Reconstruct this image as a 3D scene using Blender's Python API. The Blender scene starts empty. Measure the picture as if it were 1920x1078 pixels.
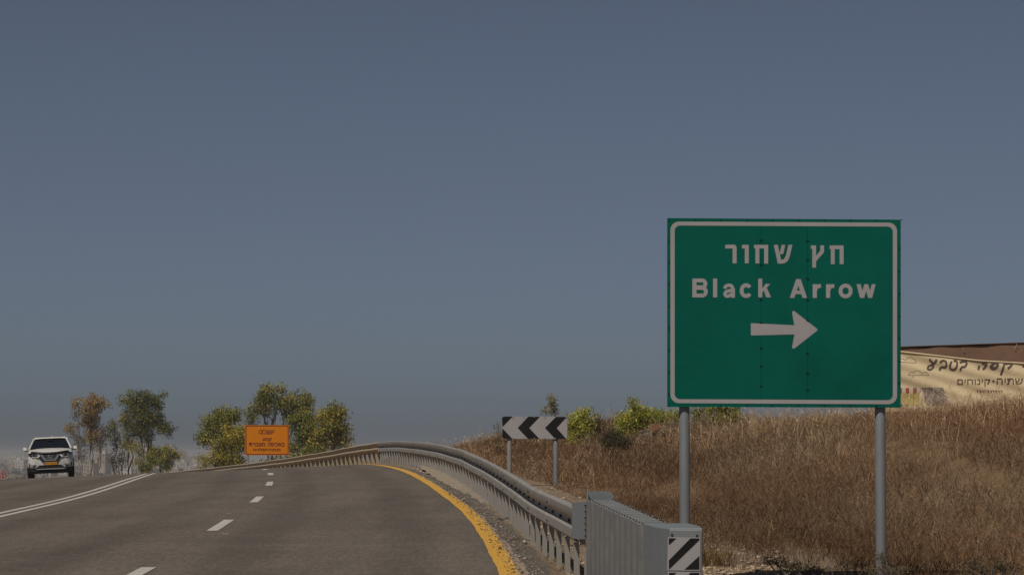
import bpy, bmesh, math, random
import numpy as np
from mathutils import Vector, Matrix
random.seed(7); rng = np.random.default_rng(11)
sc = bpy.context.scene
C = sc.collection
R = math.radians

# ------------------------------------------------------------------ camera
F = 5333.0                     # focal length in photograph pixels (100 mm on 36 mm)
CZ = 1.613                     # eye height above the road at the camera
TILT = math.atan(311.0 / F)
cam = bpy.data.cameras.new('camera'); cam.lens = 36.0 * F / 1920.0; cam.sensor_width = 36.0
cam.clip_start = 0.5; cam.clip_end = 30000
camo = bpy.data.objects.new('camera', cam); C.objects.link(camo)
camo.location = (0, 0, CZ); camo.rotation_euler = (math.pi / 2 + TILT, 0, 0)
sc.camera = camo

# ------------------------------------------------------------------ light
SUN_EL, SUN_AZ = R(57), R(208)          # azimuth clockwise from +Y: behind the camera, to the left
sdir = Vector((math.sin(SUN_AZ) * math.cos(SUN_EL), math.cos(SUN_AZ) * math.cos(SUN_EL), math.sin(SUN_EL)))
w = bpy.data.worlds.new('World'); sc.world = w; w.use_nodes = True
nt = w.node_tree; bg = nt.nodes['Background']
sky = nt.nodes.new('ShaderNodeTexSky'); sky.sky_type = 'NISHITA'; sky.sun_disc = False
sky.sun_elevation = SUN_EL; sky.sun_rotation = SUN_AZ; sky.altitude = 100
sky.air_density = 0.5; sky.dust_density = 1.0; sky.ozone_density = 5.0
hs = nt.nodes.new('ShaderNodeHueSaturation'); hs.inputs['Saturation'].default_value = 0.70
nt.links.new(sky.outputs[0], hs.inputs['Color']); nt.links.new(hs.outputs[0], bg.inputs[0])
bg.inputs[1].default_value = 0.05
sl = bpy.data.lights.new('sun', 'SUN'); sl.energy = 4.2; sl.angle = R(0.53); sl.color = (1.0, 0.93, 0.83)
so = bpy.data.objects.new('sun', sl); C.objects.link(so)
so.rotation_euler = (-sdir).to_track_quat('-Z', 'Y').to_euler()
so.location = (-40, -60, 80)
vs = sc.view_settings; vs.view_transform = 'Standard'; vs.look = 'None'; vs.gamma = 1; vs.use_curve_mapping = False
vs.exposure = -0.45
sc.render.engine = 'CYCLES'
sc.cycles.use_denoising = True
sc.cycles.max_bounces = 6; sc.cycles.volume_bounces = 1; sc.cycles.transparent_max_bounces = 8

# ------------------------------------------------------------------ helpers
def W(px, py, Y):
    """world point at forward distance Y that shows at photograph pixel px,py"""
    u = (px - 960) / F; v = -(py - 539) / F
    ct, st = math.cos(TILT), math.sin(TILT)
    dy = ct - v * st; dz = st + v * ct
    k = Y / dy
    return Vector((u * k, Y, CZ + dz * k))

def tag(o, label=None, cat=None, group=None, kind=None):
    if label: o['label'] = label
    if cat: o['category'] = cat
    if group: o['group'] = group
    if kind: o['kind'] = kind
    return o

def empty(name, loc, label, cat, group=None, rz=0.0):
    o = bpy.data.objects.new(name, None); o.empty_display_size = 0.2
    C.objects.link(o); o.location = loc; o.rotation_euler = (0, 0, rz)
    return tag(o, label, cat, group)

def link(name, me, mat=None, parent=None, world=True):
    """one mesh object; vertices given in world space when world, else in the parent's space"""
    o = bpy.data.objects.new(name, me); C.objects.link(o)
    if mat is not None and not me.materials: me.materials.append(mat)
    if parent is not None:
        o.parent = parent
        if world:
            M = Matrix.Identity(4); q = parent
            while q is not None:
                M = Matrix.LocRotScale(q.location, q.rotation_euler, q.scale) @ M; q = q.parent
            o.matrix_parent_inverse = Matrix.Identity(4)
            o.matrix_basis = M.inverted()
    return o

def pm(name, verts, faces, smooth=False):
    me = bpy.data.meshes.new(name)
    me.from_pydata([tuple(v) for v in verts], [], [tuple(f) for f in faces])
    me.update()
    if smooth: me.polygons.foreach_set('use_smooth', [True] * len(me.polygons))
    return me

def npmesh(name, V, Fc, col=None, smooth=False):
    V = np.ascontiguousarray(V, np.float32); Fc = np.ascontiguousarray(Fc, np.int32)
    n, k = Fc.shape
    me = bpy.data.meshes.new(name)
    me.vertices.add(len(V)); me.vertices.foreach_set('co', V.ravel())
    me.loops.add(n * k); me.loops.foreach_set('vertex_index', Fc.ravel())
    me.polygons.add(n); me.polygons.foreach_set('loop_start', np.arange(0, n * k, k, dtype=np.int32))
    if smooth: me.polygons.foreach_set('use_smooth', np.ones(n, bool))
    if col is not None:
        a = me.color_attributes.new('col', 'FLOAT_COLOR', 'POINT')
        c4 = np.ones((len(V), 4), np.float32); c4[:, :3] = col
        a.data.foreach_set('color', c4.ravel())
    me.update(calc_edges=True); me.validate()
    return me

class MB:
    """collects simple solids into one mesh"""
    def __init__(s): s.v = []; s.f = []
    def add(s, v, f):
        b = len(s.v); s.v += [tuple(p) for p in v]; s.f += [tuple(i + b for i in q) for q in f]; return s
    def box(s, a, b):
        (x0, y0, z0), (x1, y1, z1) = a, b
        return s.add([(x0,y0,z0),(x1,y0,z0),(x1,y1,z0),(x0,y1,z0),(x0,y0,z1),(x1,y0,z1),(x1,y1,z1),(x0,y1,z1)],
                     [(0,3,2,1),(4,5,6,7),(0,1,5,4),(1,2,6,5),(2,3,7,6),(3,0,4,7)])
    def tube(s, pts, rad, n=8, cap=True):
        pts = [Vector(p) for p in pts]
        if not isinstance(rad, (list, tuple)): rad = [rad] * len(pts)
        V = []; Fa = []
        for i, p in enumerate(pts):
            t = (pts[min(i+1, len(pts)-1)] - pts[max(i-1, 0)]).normalized()
            a = t.orthogonal().normalized() if abs(t.z) < .95 else Vector((1,0,0)); a = (a - t*a.dot(t)).normalized(); b = t.cross(a)
            for k in range(n):
                q = 2*math.pi*k/n
                V.append(p + (a*math.cos(q) + b*math.sin(q))*rad[i])
        for i in range(len(pts)-1):
            for k in range(n):
                k2 = (k+1) % n
                Fa.append((i*n+k, i*n+k2, (i+1)*n+k2, (i+1)*n+k))
        if cap:
            Fa.append(tuple(reversed(range(n)))); Fa.append(tuple(range((len(pts)-1)*n, len(pts)*n)))
        return s.add(V, Fa)
    def prism(s, poly, off):
        """polygon (list of 3-D points) extruded by vector off"""
        n = len(poly); off = Vector(off)
        V = [Vector(p) for p in poly] + [Vector(p)+off for p in poly]
        return s.add(V, [tuple(range(n)), tuple(reversed(range(n, 2*n)))] + [(i, n+i, n+(i+1)%n, (i+1)%n) for i in range(n)])
    def mesh(s, name, smooth=False, bevel=0.0):
        me = pm(name, s.v, s.f)
        bm = bmesh.new(); bm.from_mesh(me)
        bmesh.ops.recalc_face_normals(bm, faces=bm.faces)
        if bevel: bmesh.ops.bevel(bm, geom=bm.edges[:], offset=bevel, segments=2, affect='EDGES', profile=.5)
        bm.to_mesh(me); bm.free()
        if smooth:
            me.polygons.foreach_set('use_smooth', [True]*len(me.polygons)); 
            try: me.set_sharp_from_angle(angle=R(38))
            except Exception: pass
        return me
    def build(s, name, mat, parent=None, smooth=False, bevel=0.0, world=True):
        return link(name, s.mesh(name, smooth, bevel), mat, parent, world)

# ------------------------------------------------------------------ materials
def mat(name, base, rough=0.7, metal=0.0, var=0.0, scale=4.0, bump=0.0, bscale=40.0, dirt=None, dirt_scale=1.5, dirt_amt=0.5, detail=6, spec=None, stretch=None):
    m = bpy.data.materials.new(name); m.use_nodes = True
    t = m.node_tree; N = t.nodes; L = t.links; b = N['Principled BSDF']
    b.inputs['Roughness'].default_value = rough; b.inputs['Metallic'].default_value = metal
    if spec is not None: b.inputs['Specular IOR Level'].default_value = spec
    b.inputs['Base Color'].default_value = (*base, 1)
    if var or bump or dirt:
        g = N.new('ShaderNodeTexCoord'); src = g.outputs['Object']
        if stretch:
            mp = N.new('ShaderNodeMapping'); mp.inputs['Scale'].default_value = stretch; L.new(src, mp.inputs[0]); src = mp.outputs[0]
        cur = None
        if var:
            n = N.new('ShaderNodeTexNoise'); n.inputs['Scale'].default_value = scale; n.inputs['Detail'].default_value = detail; n.inputs['Roughness'].default_value = .65
            L.new(src, n.inputs['Vector'])
            r = N.new('ShaderNodeValToRGB'); e = r.color_ramp.elements
            e[0].position = .3; e[1].position = .7
            e[0].color = tuple(max(0, c*(1-var)) for c in base) + (1,); e[1].color = tuple(min(1, c*(1+var)) for c in base) + (1,)
            L.new(n.outputs['Fac'], r.inputs[0]); cur = r.outputs[0]
            rr = N.new('ShaderNodeMapRange'); rr.inputs[3].default_value = max(.05, rough-.12); rr.inputs[4].default_value = min(1, rough+.12)
            L.new(n.outputs['Fac'], rr.inputs[0]); L.new(rr.outputs[0], b.inputs['Roughness'])
        if dirt:
            n2 = N.new('ShaderNodeTexNoise'); n2.inputs['Scale'].default_value = dirt_scale; n2.inputs['Detail'].default_value = 8; n2.inputs['Roughness'].default_value = .7
            L.new(src, n2.inputs['Vector'])
            r2 = N.new('ShaderNodeValToRGB'); r2.color_ramp.elements[0].position = .48; r2.color_ramp.elements[1].position = .68
            r2.color_ramp.elements[1].color = (dirt_amt,)*3 + (1,)
            L.new(n2.outputs['Fac'], r2.inputs[0])
            mx = N.new('ShaderNodeMix'); mx.data_type = 'RGBA'
            L.new(r2.outputs[0], mx.inputs['Factor'])
            if cur is not None: L.new(cur, mx.inputs['A'])
            else: mx.inputs['A'].default_value = (*base, 1)
            mx.inputs['B'].default_value = (*dirt, 1); cur = mx.outputs['Result']
        if cur is not None: L.new(cur, b.inputs['Base Color'])
        if bump:
            n3 = N.new('ShaderNodeTexNoise'); n3.inputs['Scale'].default_value = bscale; n3.inputs['Detail'].default_value = 4
            L.new(src, n3.inputs['Vector'])
            bp = N.new('ShaderNodeBump'); bp.inputs['Strength'].default_value = bump; bp.inputs['Distance'].default_value = .02
            L.new(n3.outputs['Fac'], bp.inputs['Height']); L.new(bp.outputs[0], b.inputs['Normal'])
    return m

def mat_attr(name, rough=.85, trans=0.0, spec=.2, mul=None):
    m = bpy.data.materials.new(name); m.use_nodes = True
    t = m.node_tree; N = t.nodes; L = t.links; b = N['Principled BSDF']
    a = N.new('ShaderNodeVertexColor'); a.layer_name = 'col'
    L.new(a.outputs[0], b.inputs['Base Color']); b.inputs['Roughness'].default_value = rough
    b.inputs['Specular IOR Level'].default_value = spec
    if trans:
        tr = N.new('ShaderNodeBsdfTranslucent'); L.new(a.outputs[0], tr.inputs[0])
        ms = N.new('ShaderNodeMixShader'); ms.inputs[0].default_value = trans
        L.new(b.outputs[0], ms.inputs[1]); L.new(tr.outputs[0], ms.inputs[2]); L.new(ms.outputs[0], N['Material Output'].inputs[0])
    return m

def mat_asphalt():
    m = bpy.data.materials.new('asphalt'); m.use_nodes = True
    t = m.node_tree; N = t.nodes; L = t.links; b = N['Principled BSDF']
    b.inputs['Roughness'].default_value = .92; b.inputs['Specular IOR Level'].default_value = .15
    g = N.new('ShaderNodeNewGeometry'); P = g.outputs['Position']
    def noise(scale, detail=4, rough=.6, vec=P):
        n = N.new('ShaderNodeTexNoise'); n.inputs['Scale'].default_value = scale; n.inputs['Detail'].default_value = detail; n.inputs['Roughness'].default_value = rough
        L.new(vec, n.inputs['Vector']); return n.outputs['Fac']
    def ramp(f, p0, c0, p1, c1):
        r = N.new('ShaderNodeValToRGB'); e = r.color_ramp.elements; e[0].position = p0; e[0].color = (*c0, 1); e[1].position = p1; e[1].color = (*c1, 1)
        L.new(f, r.inputs[0]); return r.outputs[0]
    def mix(f, A, B, mode='MIX'):
        x = N.new('ShaderNodeMix'); x.data_type = 'RGBA'; x.blend_type = mode
        if isinstance(f, float): x.inputs['Factor'].default_value = f
        else: L.new(f, x.inputs['Factor'])
        L.new(A, x.inputs['A']); L.new(B, x.inputs['B']); return x.outputs['Result']
    # broad wear: stretched along the driving direction
    mp = N.new('ShaderNodeMapping'); mp.inputs['Scale'].default_value = (.55, .05, 1); mp.inputs['Rotation'].default_value = (0, 0, .06); L.new(P, mp.inputs[0])
    base = ramp(noise(1.6, 5, .6, mp.outputs[0]), .32, (.106,.090,.075), .68, (.134,.115,.096))
    patch = ramp(noise(.35, 6, .7), .35, (.90,.90,.905), .65, (1.06,1.055,1.045))
    base = mix(1.0, base, patch, 'MULTIPLY')
    at = N.new('ShaderNodeAttribute'); at.attribute_name = 'lane'; at.attribute_type = 'GEOMETRY'
    ad = N.new('ShaderNodeMath'); ad.operation = 'MULTIPLY_ADD'; ad.inputs[1].default_value = .5; L.new(noise(.5, 3), ad.inputs[0]); L.new(at.outputs['Fac'], ad.inputs[2])
    wv = N.new('ShaderNodeMath'); wv.operation = 'MULTIPLY'; wv.inputs[1].default_value = 2*math.pi/1.95; L.new(ad.outputs[0], wv.inputs[0])
    sn = N.new('ShaderNodeMath'); sn.operation = 'SINE'; L.new(wv.outputs[0], sn.inputs[0])
    base = mix(1.0, base, ramp(sn.outputs[0], .0, (1.05,1.05,1.05), 1.0, (.88,.88,.885)), 'MULTIPLY')
    grit = ramp(noise(30, 3, .8), .36, (.38,.38,.39), .64, (1.65,1.62,1.58))
    base = mix(.5, base, grit, 'MULTIPLY')
    mp2 = N.new('ShaderNodeMapping'); mp2.inputs['Scale'].default_value = (1, .16, 1); L.new(P, mp2.inputs[0])
    grit2 = ramp(noise(16, 4, .8, mp2.outputs[0]), .36, (.60,.60,.61), .66, (1.38,1.36,1.33))
    base = mix(.5, base, grit2, 'MULTIPLY')
    v = N.new('ShaderNodeTexVoronoi'); v.inputs['Scale'].default_value = 15; L.new(P, v.inputs['Vector'])
    sp = N.new('ShaderNodeMath'); sp.operation = 'LESS_THAN'; sp.inputs[1].default_value = .16; L.new(v.outputs['Distance'], sp.inputs[0])
    wn = N.new('ShaderNodeSeparateColor'); L.new(v.outputs['Color'], wn.inputs[0])
    gt = N.new('ShaderNodeMath'); gt.operation = 'GREATER_THAN'; gt.inputs[1].default_value = .72; L.new(wn.outputs[0], gt.inputs[0])
    ml = N.new('ShaderNodeMath'); ml.operation = 'MULTIPLY'; L.new(sp.outputs[0], ml.inputs[0]); L.new(gt.outputs[0], ml.inputs[1])
    lt = N.new('ShaderNodeRGB'); lt.outputs[0].default_value = (.30,.265,.22,1)
    base = mix(ml.outputs[0], base, lt.outputs[0])
    L.new(base, b.inputs['Base Color'])
    bp = N.new('ShaderNodeBump'); bp.inputs['Strength'].default_value = .6; bp.inputs['Distance'].default_value = .012
    L.new(noise(60, 3, .7), bp.inputs['Height']); L.new(bp.outputs[0], b.inputs['Normal'])
    return m

def mat_paint(name, base, worn, amt=.5, scale=9.0):
    m = mat(name, base, .8, var=.14, scale=5.0, dirt=worn, dirt_scale=scale, dirt_amt=amt, bump=.3, bscale=50)
    return m

M = {}
M['asphalt'] = mat_asphalt()
M['white_paint'] = mat_paint('white_road_paint', (.46,.43,.39), (.14,.12,.10), .55, 14)
M['yellow_paint'] = mat_paint('yellow_road_paint', (.60,.32,.035), (.10,.08,.06), .8, 26)
M['old_paint'] = mat_paint('faded_road_paint', (.32,.23,.16), (.13,.105,.085), .9, 18)
M['galv'] = mat('galvanised_steel', (.33,.31,.28), .55, .25, var=.14, scale=3, dirt=(.22,.185,.14), dirt_scale=2.5, dirt_amt=.6, bump=.08, bscale=14)
M['galv_rust'] = mat('dusty_weathered_steel', (.36,.285,.195), .75, .1, var=.2, scale=3, dirt=(.22,.165,.105), dirt_scale=3, dirt_amt=.6)
M['galv_blue'] = mat('new_galvanised_steel', (.24,.262,.27), .5, .35, var=.10, scale=5, dirt=(.19,.20,.20), dirt_scale=5, dirt_amt=.5)
M['galv_mix'] = mat('cushion_steel', (.235,.237,.228), .5, .3, var=.12, scale=5, dirt=(.19,.18,.165), dirt_scale=4, dirt_amt=.6)
M['pole'] = mat('grey_painted_pole', (.20,.213,.225), .55, .2, var=.12, scale=3, dirt=(.16,.155,.145), dirt_scale=9, dirt_amt=.6, stretch=(1,1,.3))
M['pole_brown'] = mat('dusty_pole', (.22,.20,.18), .6, .1, var=.1, scale=4)
M['sign_back'] = mat('sign_aluminium', (.4,.4,.4), .5, .6, var=.05)
M['sign_green'] = mat('green_sheeting', (.0,.102,.074), .5, var=.05, scale=1.2, dirt=(.0,.074,.050), dirt_scale=.9, dirt_amt=.75, spec=.12)
M['sign_white'] = mat('white_sheeting', (.34,.322,.322), .45, var=.05, scale=3, spec=.25)
M['sign_black'] = mat('black_sheeting', (.012,.011,.011), .5, var=.2, scale=5, spec=.25)
M['sign_orange'] = mat('orange_sheeting', (.60,.185,.002), .5, var=.04, scale=2, spec=.2)
M['sign_maroon'] = mat('dark_red_print', (.10,.008,.006), .6)
M['rivet_green'] = mat('dark_rivet', (.012,.055,.045), .5, .5)
M['bolt'] = mat('dark_bolt', (.05,.048,.045), .5, .6)
M['grass'] = mat_attr('dry_grass', .9, .25, .1)
M['leaf'] = mat_attr('foliage', .65, .3, .3)
M['stone'] = mat_attr('loose_stone', .9, 0, .2)
M['ground'] = mat_attr('soil', .95, 0, .1)
M['bark'] = mat('pale_bark', (.20,.165,.135), .9, var=.4, scale=3, stretch=(1,1,.3))
M['bark_dark'] = mat('dark_bark', (.10,.08,.06), .9, var=.4, scale=3, stretch=(1,1,.3))

# ------------------------------------------------------------------ terrain functions (rel. heights: eye = 0)
def curve(tab):
    xs = np.array([a for a, _ in tab], float); ys = np.array([b for _, b in tab], float)
    d = np.diff(ys)/np.diff(xs); m = np.zeros(len(xs)); m[0] = d[0]; m[-1] = d[-1]
    for i in range(1, len(xs)-1):
        h0, h1 = xs[i]-xs[i-1], xs[i+1]-xs[i]
        m[i] = (d[i-1]*h1 + d[i]*h0)/(h0+h1)
    def f(x):
        x = np.clip(np.asarray(x, float), xs[0], xs[-1]); i = np.clip(np.searchsorted(xs, x) - 1, 0, len(xs)-2)
        h = xs[i+1]-xs[i]; t = (x-xs[i])/h
        return ((2*t**3-3*t**2+1)*ys[i] + (t**3-2*t**2+t)*h*m[i] + (-2*t**3+3*t**2)*ys[i+1] + (t**3-t**2)*h*m[i+1])
    return f
Pz = curve([(-60,-2.46),(0,-1.613),(30,-1.19),(57,-.812),(74,-.575),(85,-.45),(97,-.375),(107,-.385),(120,-.5),(140,-.77),(160,-1.08),(200,-1.74),(260,-2.9),(400,-6.5),(700,-14),(1200,-21),(2400,-26.5),(5000,-27),(14000,-27)])
Ez = curve([(-60,0),(0,0),(30,.003),(45,.0086),(62,.022),(80,.031),(95,.039),(110,.042),(150,.042),(300,.04),(420,0),(14000,0)])
D0 = curve([(-60,5.2),(26,5.2),(32,4.6),(40,3.4),(63,2.4),(110,2.0),(14000,2.0)])
HH = curve([(-60,1.7),(20,1.7),(47,1.66),(56,1.52),(64,1.24),(71,.98),(85,.98),(99,1.08),(110,1.1),(130,.92),(160,.3),(200,0),(14000,0)])
DROP = curve([(-60,.12),(48,.12),(54,.08),(64,0),(14000,0)])
def Xr(Y):
    Y = np.clip(np.asarray(Y, float), -100, 400); u = Y-20
    return .87 - (.02*u + .00055*np.maximum(u, 0)**2)
def sst(t): t = np.clip(t, 0, 1); return t*t*(3-2*t)
def wob(x, y): return np.sin(x*.9+y*.31)*np.sin(y*.23-x*.4+1.3) + .5*np.sin(x*2.1+1.7+y*.6)*np.sin(y*.71+x*.8)
LEFT = -15.8
def ground_z(X, Y, bumps=True):
    X = np.asarray(X, float); Y = np.asarray(Y, float)
    d = X - Xr(Y); e = Ez(Y)
    z = Pz(Y) + e*np.clip(d, LEFT-1, 1.0)
    hill = HH(Y)*sst((d-D0(Y))/6.0)
    if bumps: hill = hill + (.05*wob(X*1.3, Y)+.03*wob(X*3.1, Y*2.2)) * sst((d-D0(Y)+.5)/1.5)
    z = z + hill
    out = np.clip(d-1.5, 0, 40)*sst((Y-135)/60)*.10*(1-sst((Y-330)/90))
    z = z - out - DROP(Y)*sst((d+.38)/.33)*(Y < 64)
    lf = np.clip(LEFT-1-d, 0, 60)*.10*(1-sst((Y-330)/90)); z = z - lf
    return CZ + z
def road_z(d, Y): return CZ + Pz(Y) + Ez(Y)*np.asarray(d, float)

# ------------------------------------------------------------------ ground
dl = np.concatenate([[-4200,-2500,-1400,-800,-420,-220,-120,-70,-45,-32], np.arange(-25,-16.6,1.2), [LEFT-.6,LEFT-.1,LEFT+.35,-8,-1.2,-.42,-.34,-.2,0], np.arange(.25,14.1,.25), [15,17,20,25,32,45,70,120,220,420,800,1400,2500,4300]])
yl = np.concatenate([[-55,-20,0,12], np.arange(18,140,.5), np.arange(140,420,3.0), [430,470,520,600,700,850,1000,1200,1500,1900,2400,3000,4000,5500,8000,12300]])
DD, YY = np.meshgrid(dl, yl); XX = Xr(YY) + DD
ZZ = ground_z(XX, YY)
ZZ -= .06*((DD > LEFT) & (DD < -.38) & (YY < 345))
under = ((DD > -.15) & (DD < 4) & (YY < 140))
ZZ += np.where(under, .012*np.sin(DD*9+YY*2.3)*np.sin(YY*1.7), 0)
V = np.stack([XX, YY, ZZ], -1).reshape(-1, 3)
nY, nX = DD.shape
ii = (np.arange(nY-1)[:, None]*nX + np.arange(nX-1)[None]).ravel()
Fq = np.stack([ii, ii+1, ii+1+nX, ii+nX], -1)
gcol = np.array([.21,.155,.105]); scol = np.array([.17,.11,.062]); fcol = np.array([.17,.14,.10])
tsoil = sst((DD-D0(YY)+.9)/1.2)[..., None]
tfar = sst((YY-250)/500)[..., None]
colr = gcol*(1-tsoil) + scol*tsoil; colr = colr*(1-tfar) + fcol*tfar
colr = colr*(1 + .12*rng.standard_normal(DD.shape)[..., None])
gnd = link('ground', npmesh('ground', V, Fq, np.clip(colr, .02, .5).reshape(-1, 3), True), M['ground']); gnd['kind'] = 'structure'

# soil material: fine stony relief on top of the zone colours
t = M['ground'].node_tree; N = t.nodes; L = t.links; b = N['Principled BSDF']
va = [n for n in N if n.type == 'VERTEX_COLOR'][0]; gg = N.new('ShaderNodeNewGeometry')
nz = N.new('ShaderNodeTexNoise'); nz.inputs['Scale'].default_value = 14; nz.inputs['Detail'].default_value = 8; nz.inputs['Roughness'].default_value = .75
L.new(gg.outputs['Position'], nz.inputs['Vector'])
rp = N.new('ShaderNodeValToRGB'); rp.color_ramp.elements[0].position = .3; rp.color_ramp.elements[1].position = .7
rp.color_ramp.elements[0].color = (.5,.5,.5,1); rp.color_ramp.elements[1].color = (1.5,1.5,1.5,1)
L.new(nz.outputs['Fac'], rp.inputs[0])
mx = N.new('ShaderNodeMix'); mx.data_type = 'RGBA'; mx.blend_type = 'MULTIPLY'; mx.inputs['Factor'].default_value = 1
L.new(va.outputs[0], mx.inputs['A']); L.new(rp.outputs[0], mx.inputs['B']); L.new(mx.outputs['Result'], b.inputs['Base Color'])
bp = N.new('ShaderNodeBump'); bp.inputs['Strength'].default_value = .8; bp.inputs['Distance'].default_value = .03
L.new(nz.outputs['Fac'], bp.inputs['Height']); L.new(bp.outputs[0], b.inputs['Normal'])

# ------------------------------------------------------------------ road and its markings
def strip(name, d0f, d1f, ys, lift, material, parent=None, nd=1):
    """sheet following the road between offsets d0(Y) and d1(Y), lift above the asphalt"""
    ys = np.asarray(ys, float); k = nd+1
    a = np.array([d0f(y) for y in ys]); c = np.array([d1f(y) for y in ys])
    tt = np.linspace(0, 1, k)[None]
    D = a[:, None]*(1-tt) + c[:, None]*tt; Yg = np.repeat(ys[:, None], k, 1)
    V = np.stack([Xr(Yg)+D, Yg, road_z(D, Yg)+lift], -1).reshape(-1, 3)
    ii = (np.arange(len(ys)-1)[:, None]*k + np.arange(nd)[None]).ravel()
    return link(name, npmesh(name, V, np.stack([ii, ii+1, ii+1+k, ii+k], -1)), material, parent)
jig = lambda y, s, f: s*(math.sin(y*f)+.6*math.sin(y*f*2.7+1)+.4*math.sin(y*f*6.1+2))
ry = np.concatenate([np.arange(2, 160, .5), np.arange(160, 346, 2.0)])
road = strip('road', lambda y: LEFT+jig(y,.04,.8), lambda y: -.24+jig(y,.025,1.9), ry, 0, M['asphalt'], nd=14)
road['kind'] = 'structure'
_n = len(road.data.vertices); _c = np.empty(_n*3, np.float32); road.data.vertices.foreach_get('co', _c); _c = _c.reshape(-1, 3)
_a = road.data.attributes.new('lane', 'FLOAT', 'POINT'); _a.data.foreach_set('value', (_c[:, 0]-Xr(_c[:, 1])).astype(np.float32))
DBL = -8.5
line = lambda d, wd: (lambda y: d-wd/2, lambda y: d+wd/2)
strip('centre_line', *line(DBL-.12, .13), ry, .005, M['white_paint'], road)
strip('centre_line', *line(DBL+.15, .13), ry, .005, M['white_paint'], road)
strip('verge_line', *line(-14.6, .14), ry, .005, M['white_paint'], road)
DASH = -4.45
for k in range(-2, 12):
    ya = 39.9 + k*14.1
    strip('lane_dash', *line(DASH, .16), np.linspace(ya, ya+4.4, 11), .005, M['white_paint'], road)
yy = np.arange(14, 175, .25)
edge0 = lambda y: -.59 - .10*math.exp(-((y-62)/14)**2) + .14*math.exp(-((y-28)/16)**2)*-.5
strip('old_edge_line', lambda y: edge0(y)-.02, lambda y: edge0(y)+.13+jig(y,.012,1.3)+.05*math.exp(-((y-28)/9)**2), yy, .004, M['old_paint'], road)
strip('edge_line', lambda y: edge0(y)-.125+jig(y,.005,1.1)+.02*math.exp(-((y-64)/5)**2), lambda y: edge0(y)+.085+jig(y+5,.005,1.4), yy, .009, M['yellow_paint'], road)
# worn road studs beside the dashes
for sx, sy in ((430,957),(425,997)):
    s = (sy-775)*.62; Y = F/s; X = (sx-960)/s; d = X-float(Xr(Y)); z = float(road_z(d, Y))
    mb = MB(); mb.prism([(X-.05,Y-.05,z),(X+.05,Y-.05,z),(X+.05,Y+.05,z),(X-.05,Y+.05,z)], (0,0,.010))
    o = mb.build('road_stud', M['old_paint'], road, bevel=.003)

# ------------------------------------------------------------------ loose stones, sand
def stones(n, dfun, Yfun, smin, smax, cols, name, label, lift=0.0):
    Y = Yfun(n); d = dfun(n, Y); X = Xr(Y)+d
    z = np.where(d < -.33, road_z(d, Y)+.002, ground_z(X, Y)) + lift
    base = np.array([[1,0,0],[0,1,0],[-1,0,0],[0,-1,0],[0,0,.75],[0,0,-.4]])
    fc = np.array([[0,1,4],[1,2,4],[2,3,4],[3,0,4],[1,0,5],[2,1,5],[3,2,5],[0,3,5]])
    s = smin*(smax/smin)**(rng.random(n)**2.2)
    V = base[None]*s[:, None, None]*(1+.35*rng.standard_normal((n, 6, 1)).clip(-1.5, 1.5))
    a = rng.random(n)*6.28; ca, sa = np.cos(a), np.sin(a)
    x = V[..., 0]*ca[:, None]-V[..., 1]*sa[:, None]; y = V[..., 0]*sa[:, None]+V[..., 1]*ca[:, None]
    V = np.stack([x+X[:, None], y*1.0+Y[:, None], V[..., 2]*.8+z[:, None]+.15*s[:, None]], -1).reshape(-1, 3)
    Fc = (fc[None]+6*np.arange(n)[:, None, None]).reshape(-1, 3)
    cc = np.array(cols)[rng.integers(0, len(cols), n)]*(1+.2*rng.standard_normal((n, 1))).clip(.4, 1.6)
    o = link(name, npmesh(name, V, Fc, np.repeat(np.clip(cc, .01, .8), 6, 0)), M['stone'])
    tag(o, label, 'gravel', kind='stuff'); return o
gc = [(.22,.18,.145),(.17,.14,.11),(.28,.24,.195),(.20,.155,.115),(.13,.105,.085),(.36,.31,.26)]
Ynear = lambda a, b, p=1.6: (lambda n: a+(b-a)*rng.random(n)**p)
stones(9000, lambda n, Y: -.62+.75*rng.random(n), Ynear(23, 75), .006, .026, gc, 'shoulder_gravel', 'loose grey gravel between the yellow line and the guardrail')
stones(700, lambda n, Y: -.70+.20*rng.random(n), Ynear(23, 60), .007, .018, [(.06,.05,.04),(.10,.08,.06),(.16,.12,.08)], 'dark_grit', 'dark grit scattered over the yellow edge line', .012)
stones(900, lambda n, Y: -9+8.2*rng.random(n), Ynear(22, 60), .004, .010, gc, 'road_grit', 'fine pale grit lying on the asphalt')
stones(6000, lambda n, Y: .1+3.0*rng.random(n), Ynear(25, 62), .010, .05, [(.34,.26,.18),(.26,.19,.13),(.42,.33,.24),(.20,.15,.10)], 'verge_rubble', 'tan stony rubble behind the guardrail at the foot of the bank')
stones(5000, lambda n, Y: 1.0+2.0*rng.random(n), Ynear(26, 33.5, 1.0), .010, .035, [(.36,.26,.17),(.30,.21,.13),(.42,.32,.22)], 'orange_rubble', 'orange tan rubble patch beside the crash cushion below the green sign')
stones(160, lambda n, Y: -.28+.35*rng.random(n), Ynear(34, 85, 1.0), .02, .06, [(.5,.46,.4),(.44,.38,.31)], 'pale_stones', 'pale pebbles along the foot of the guardrail posts')
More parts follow.
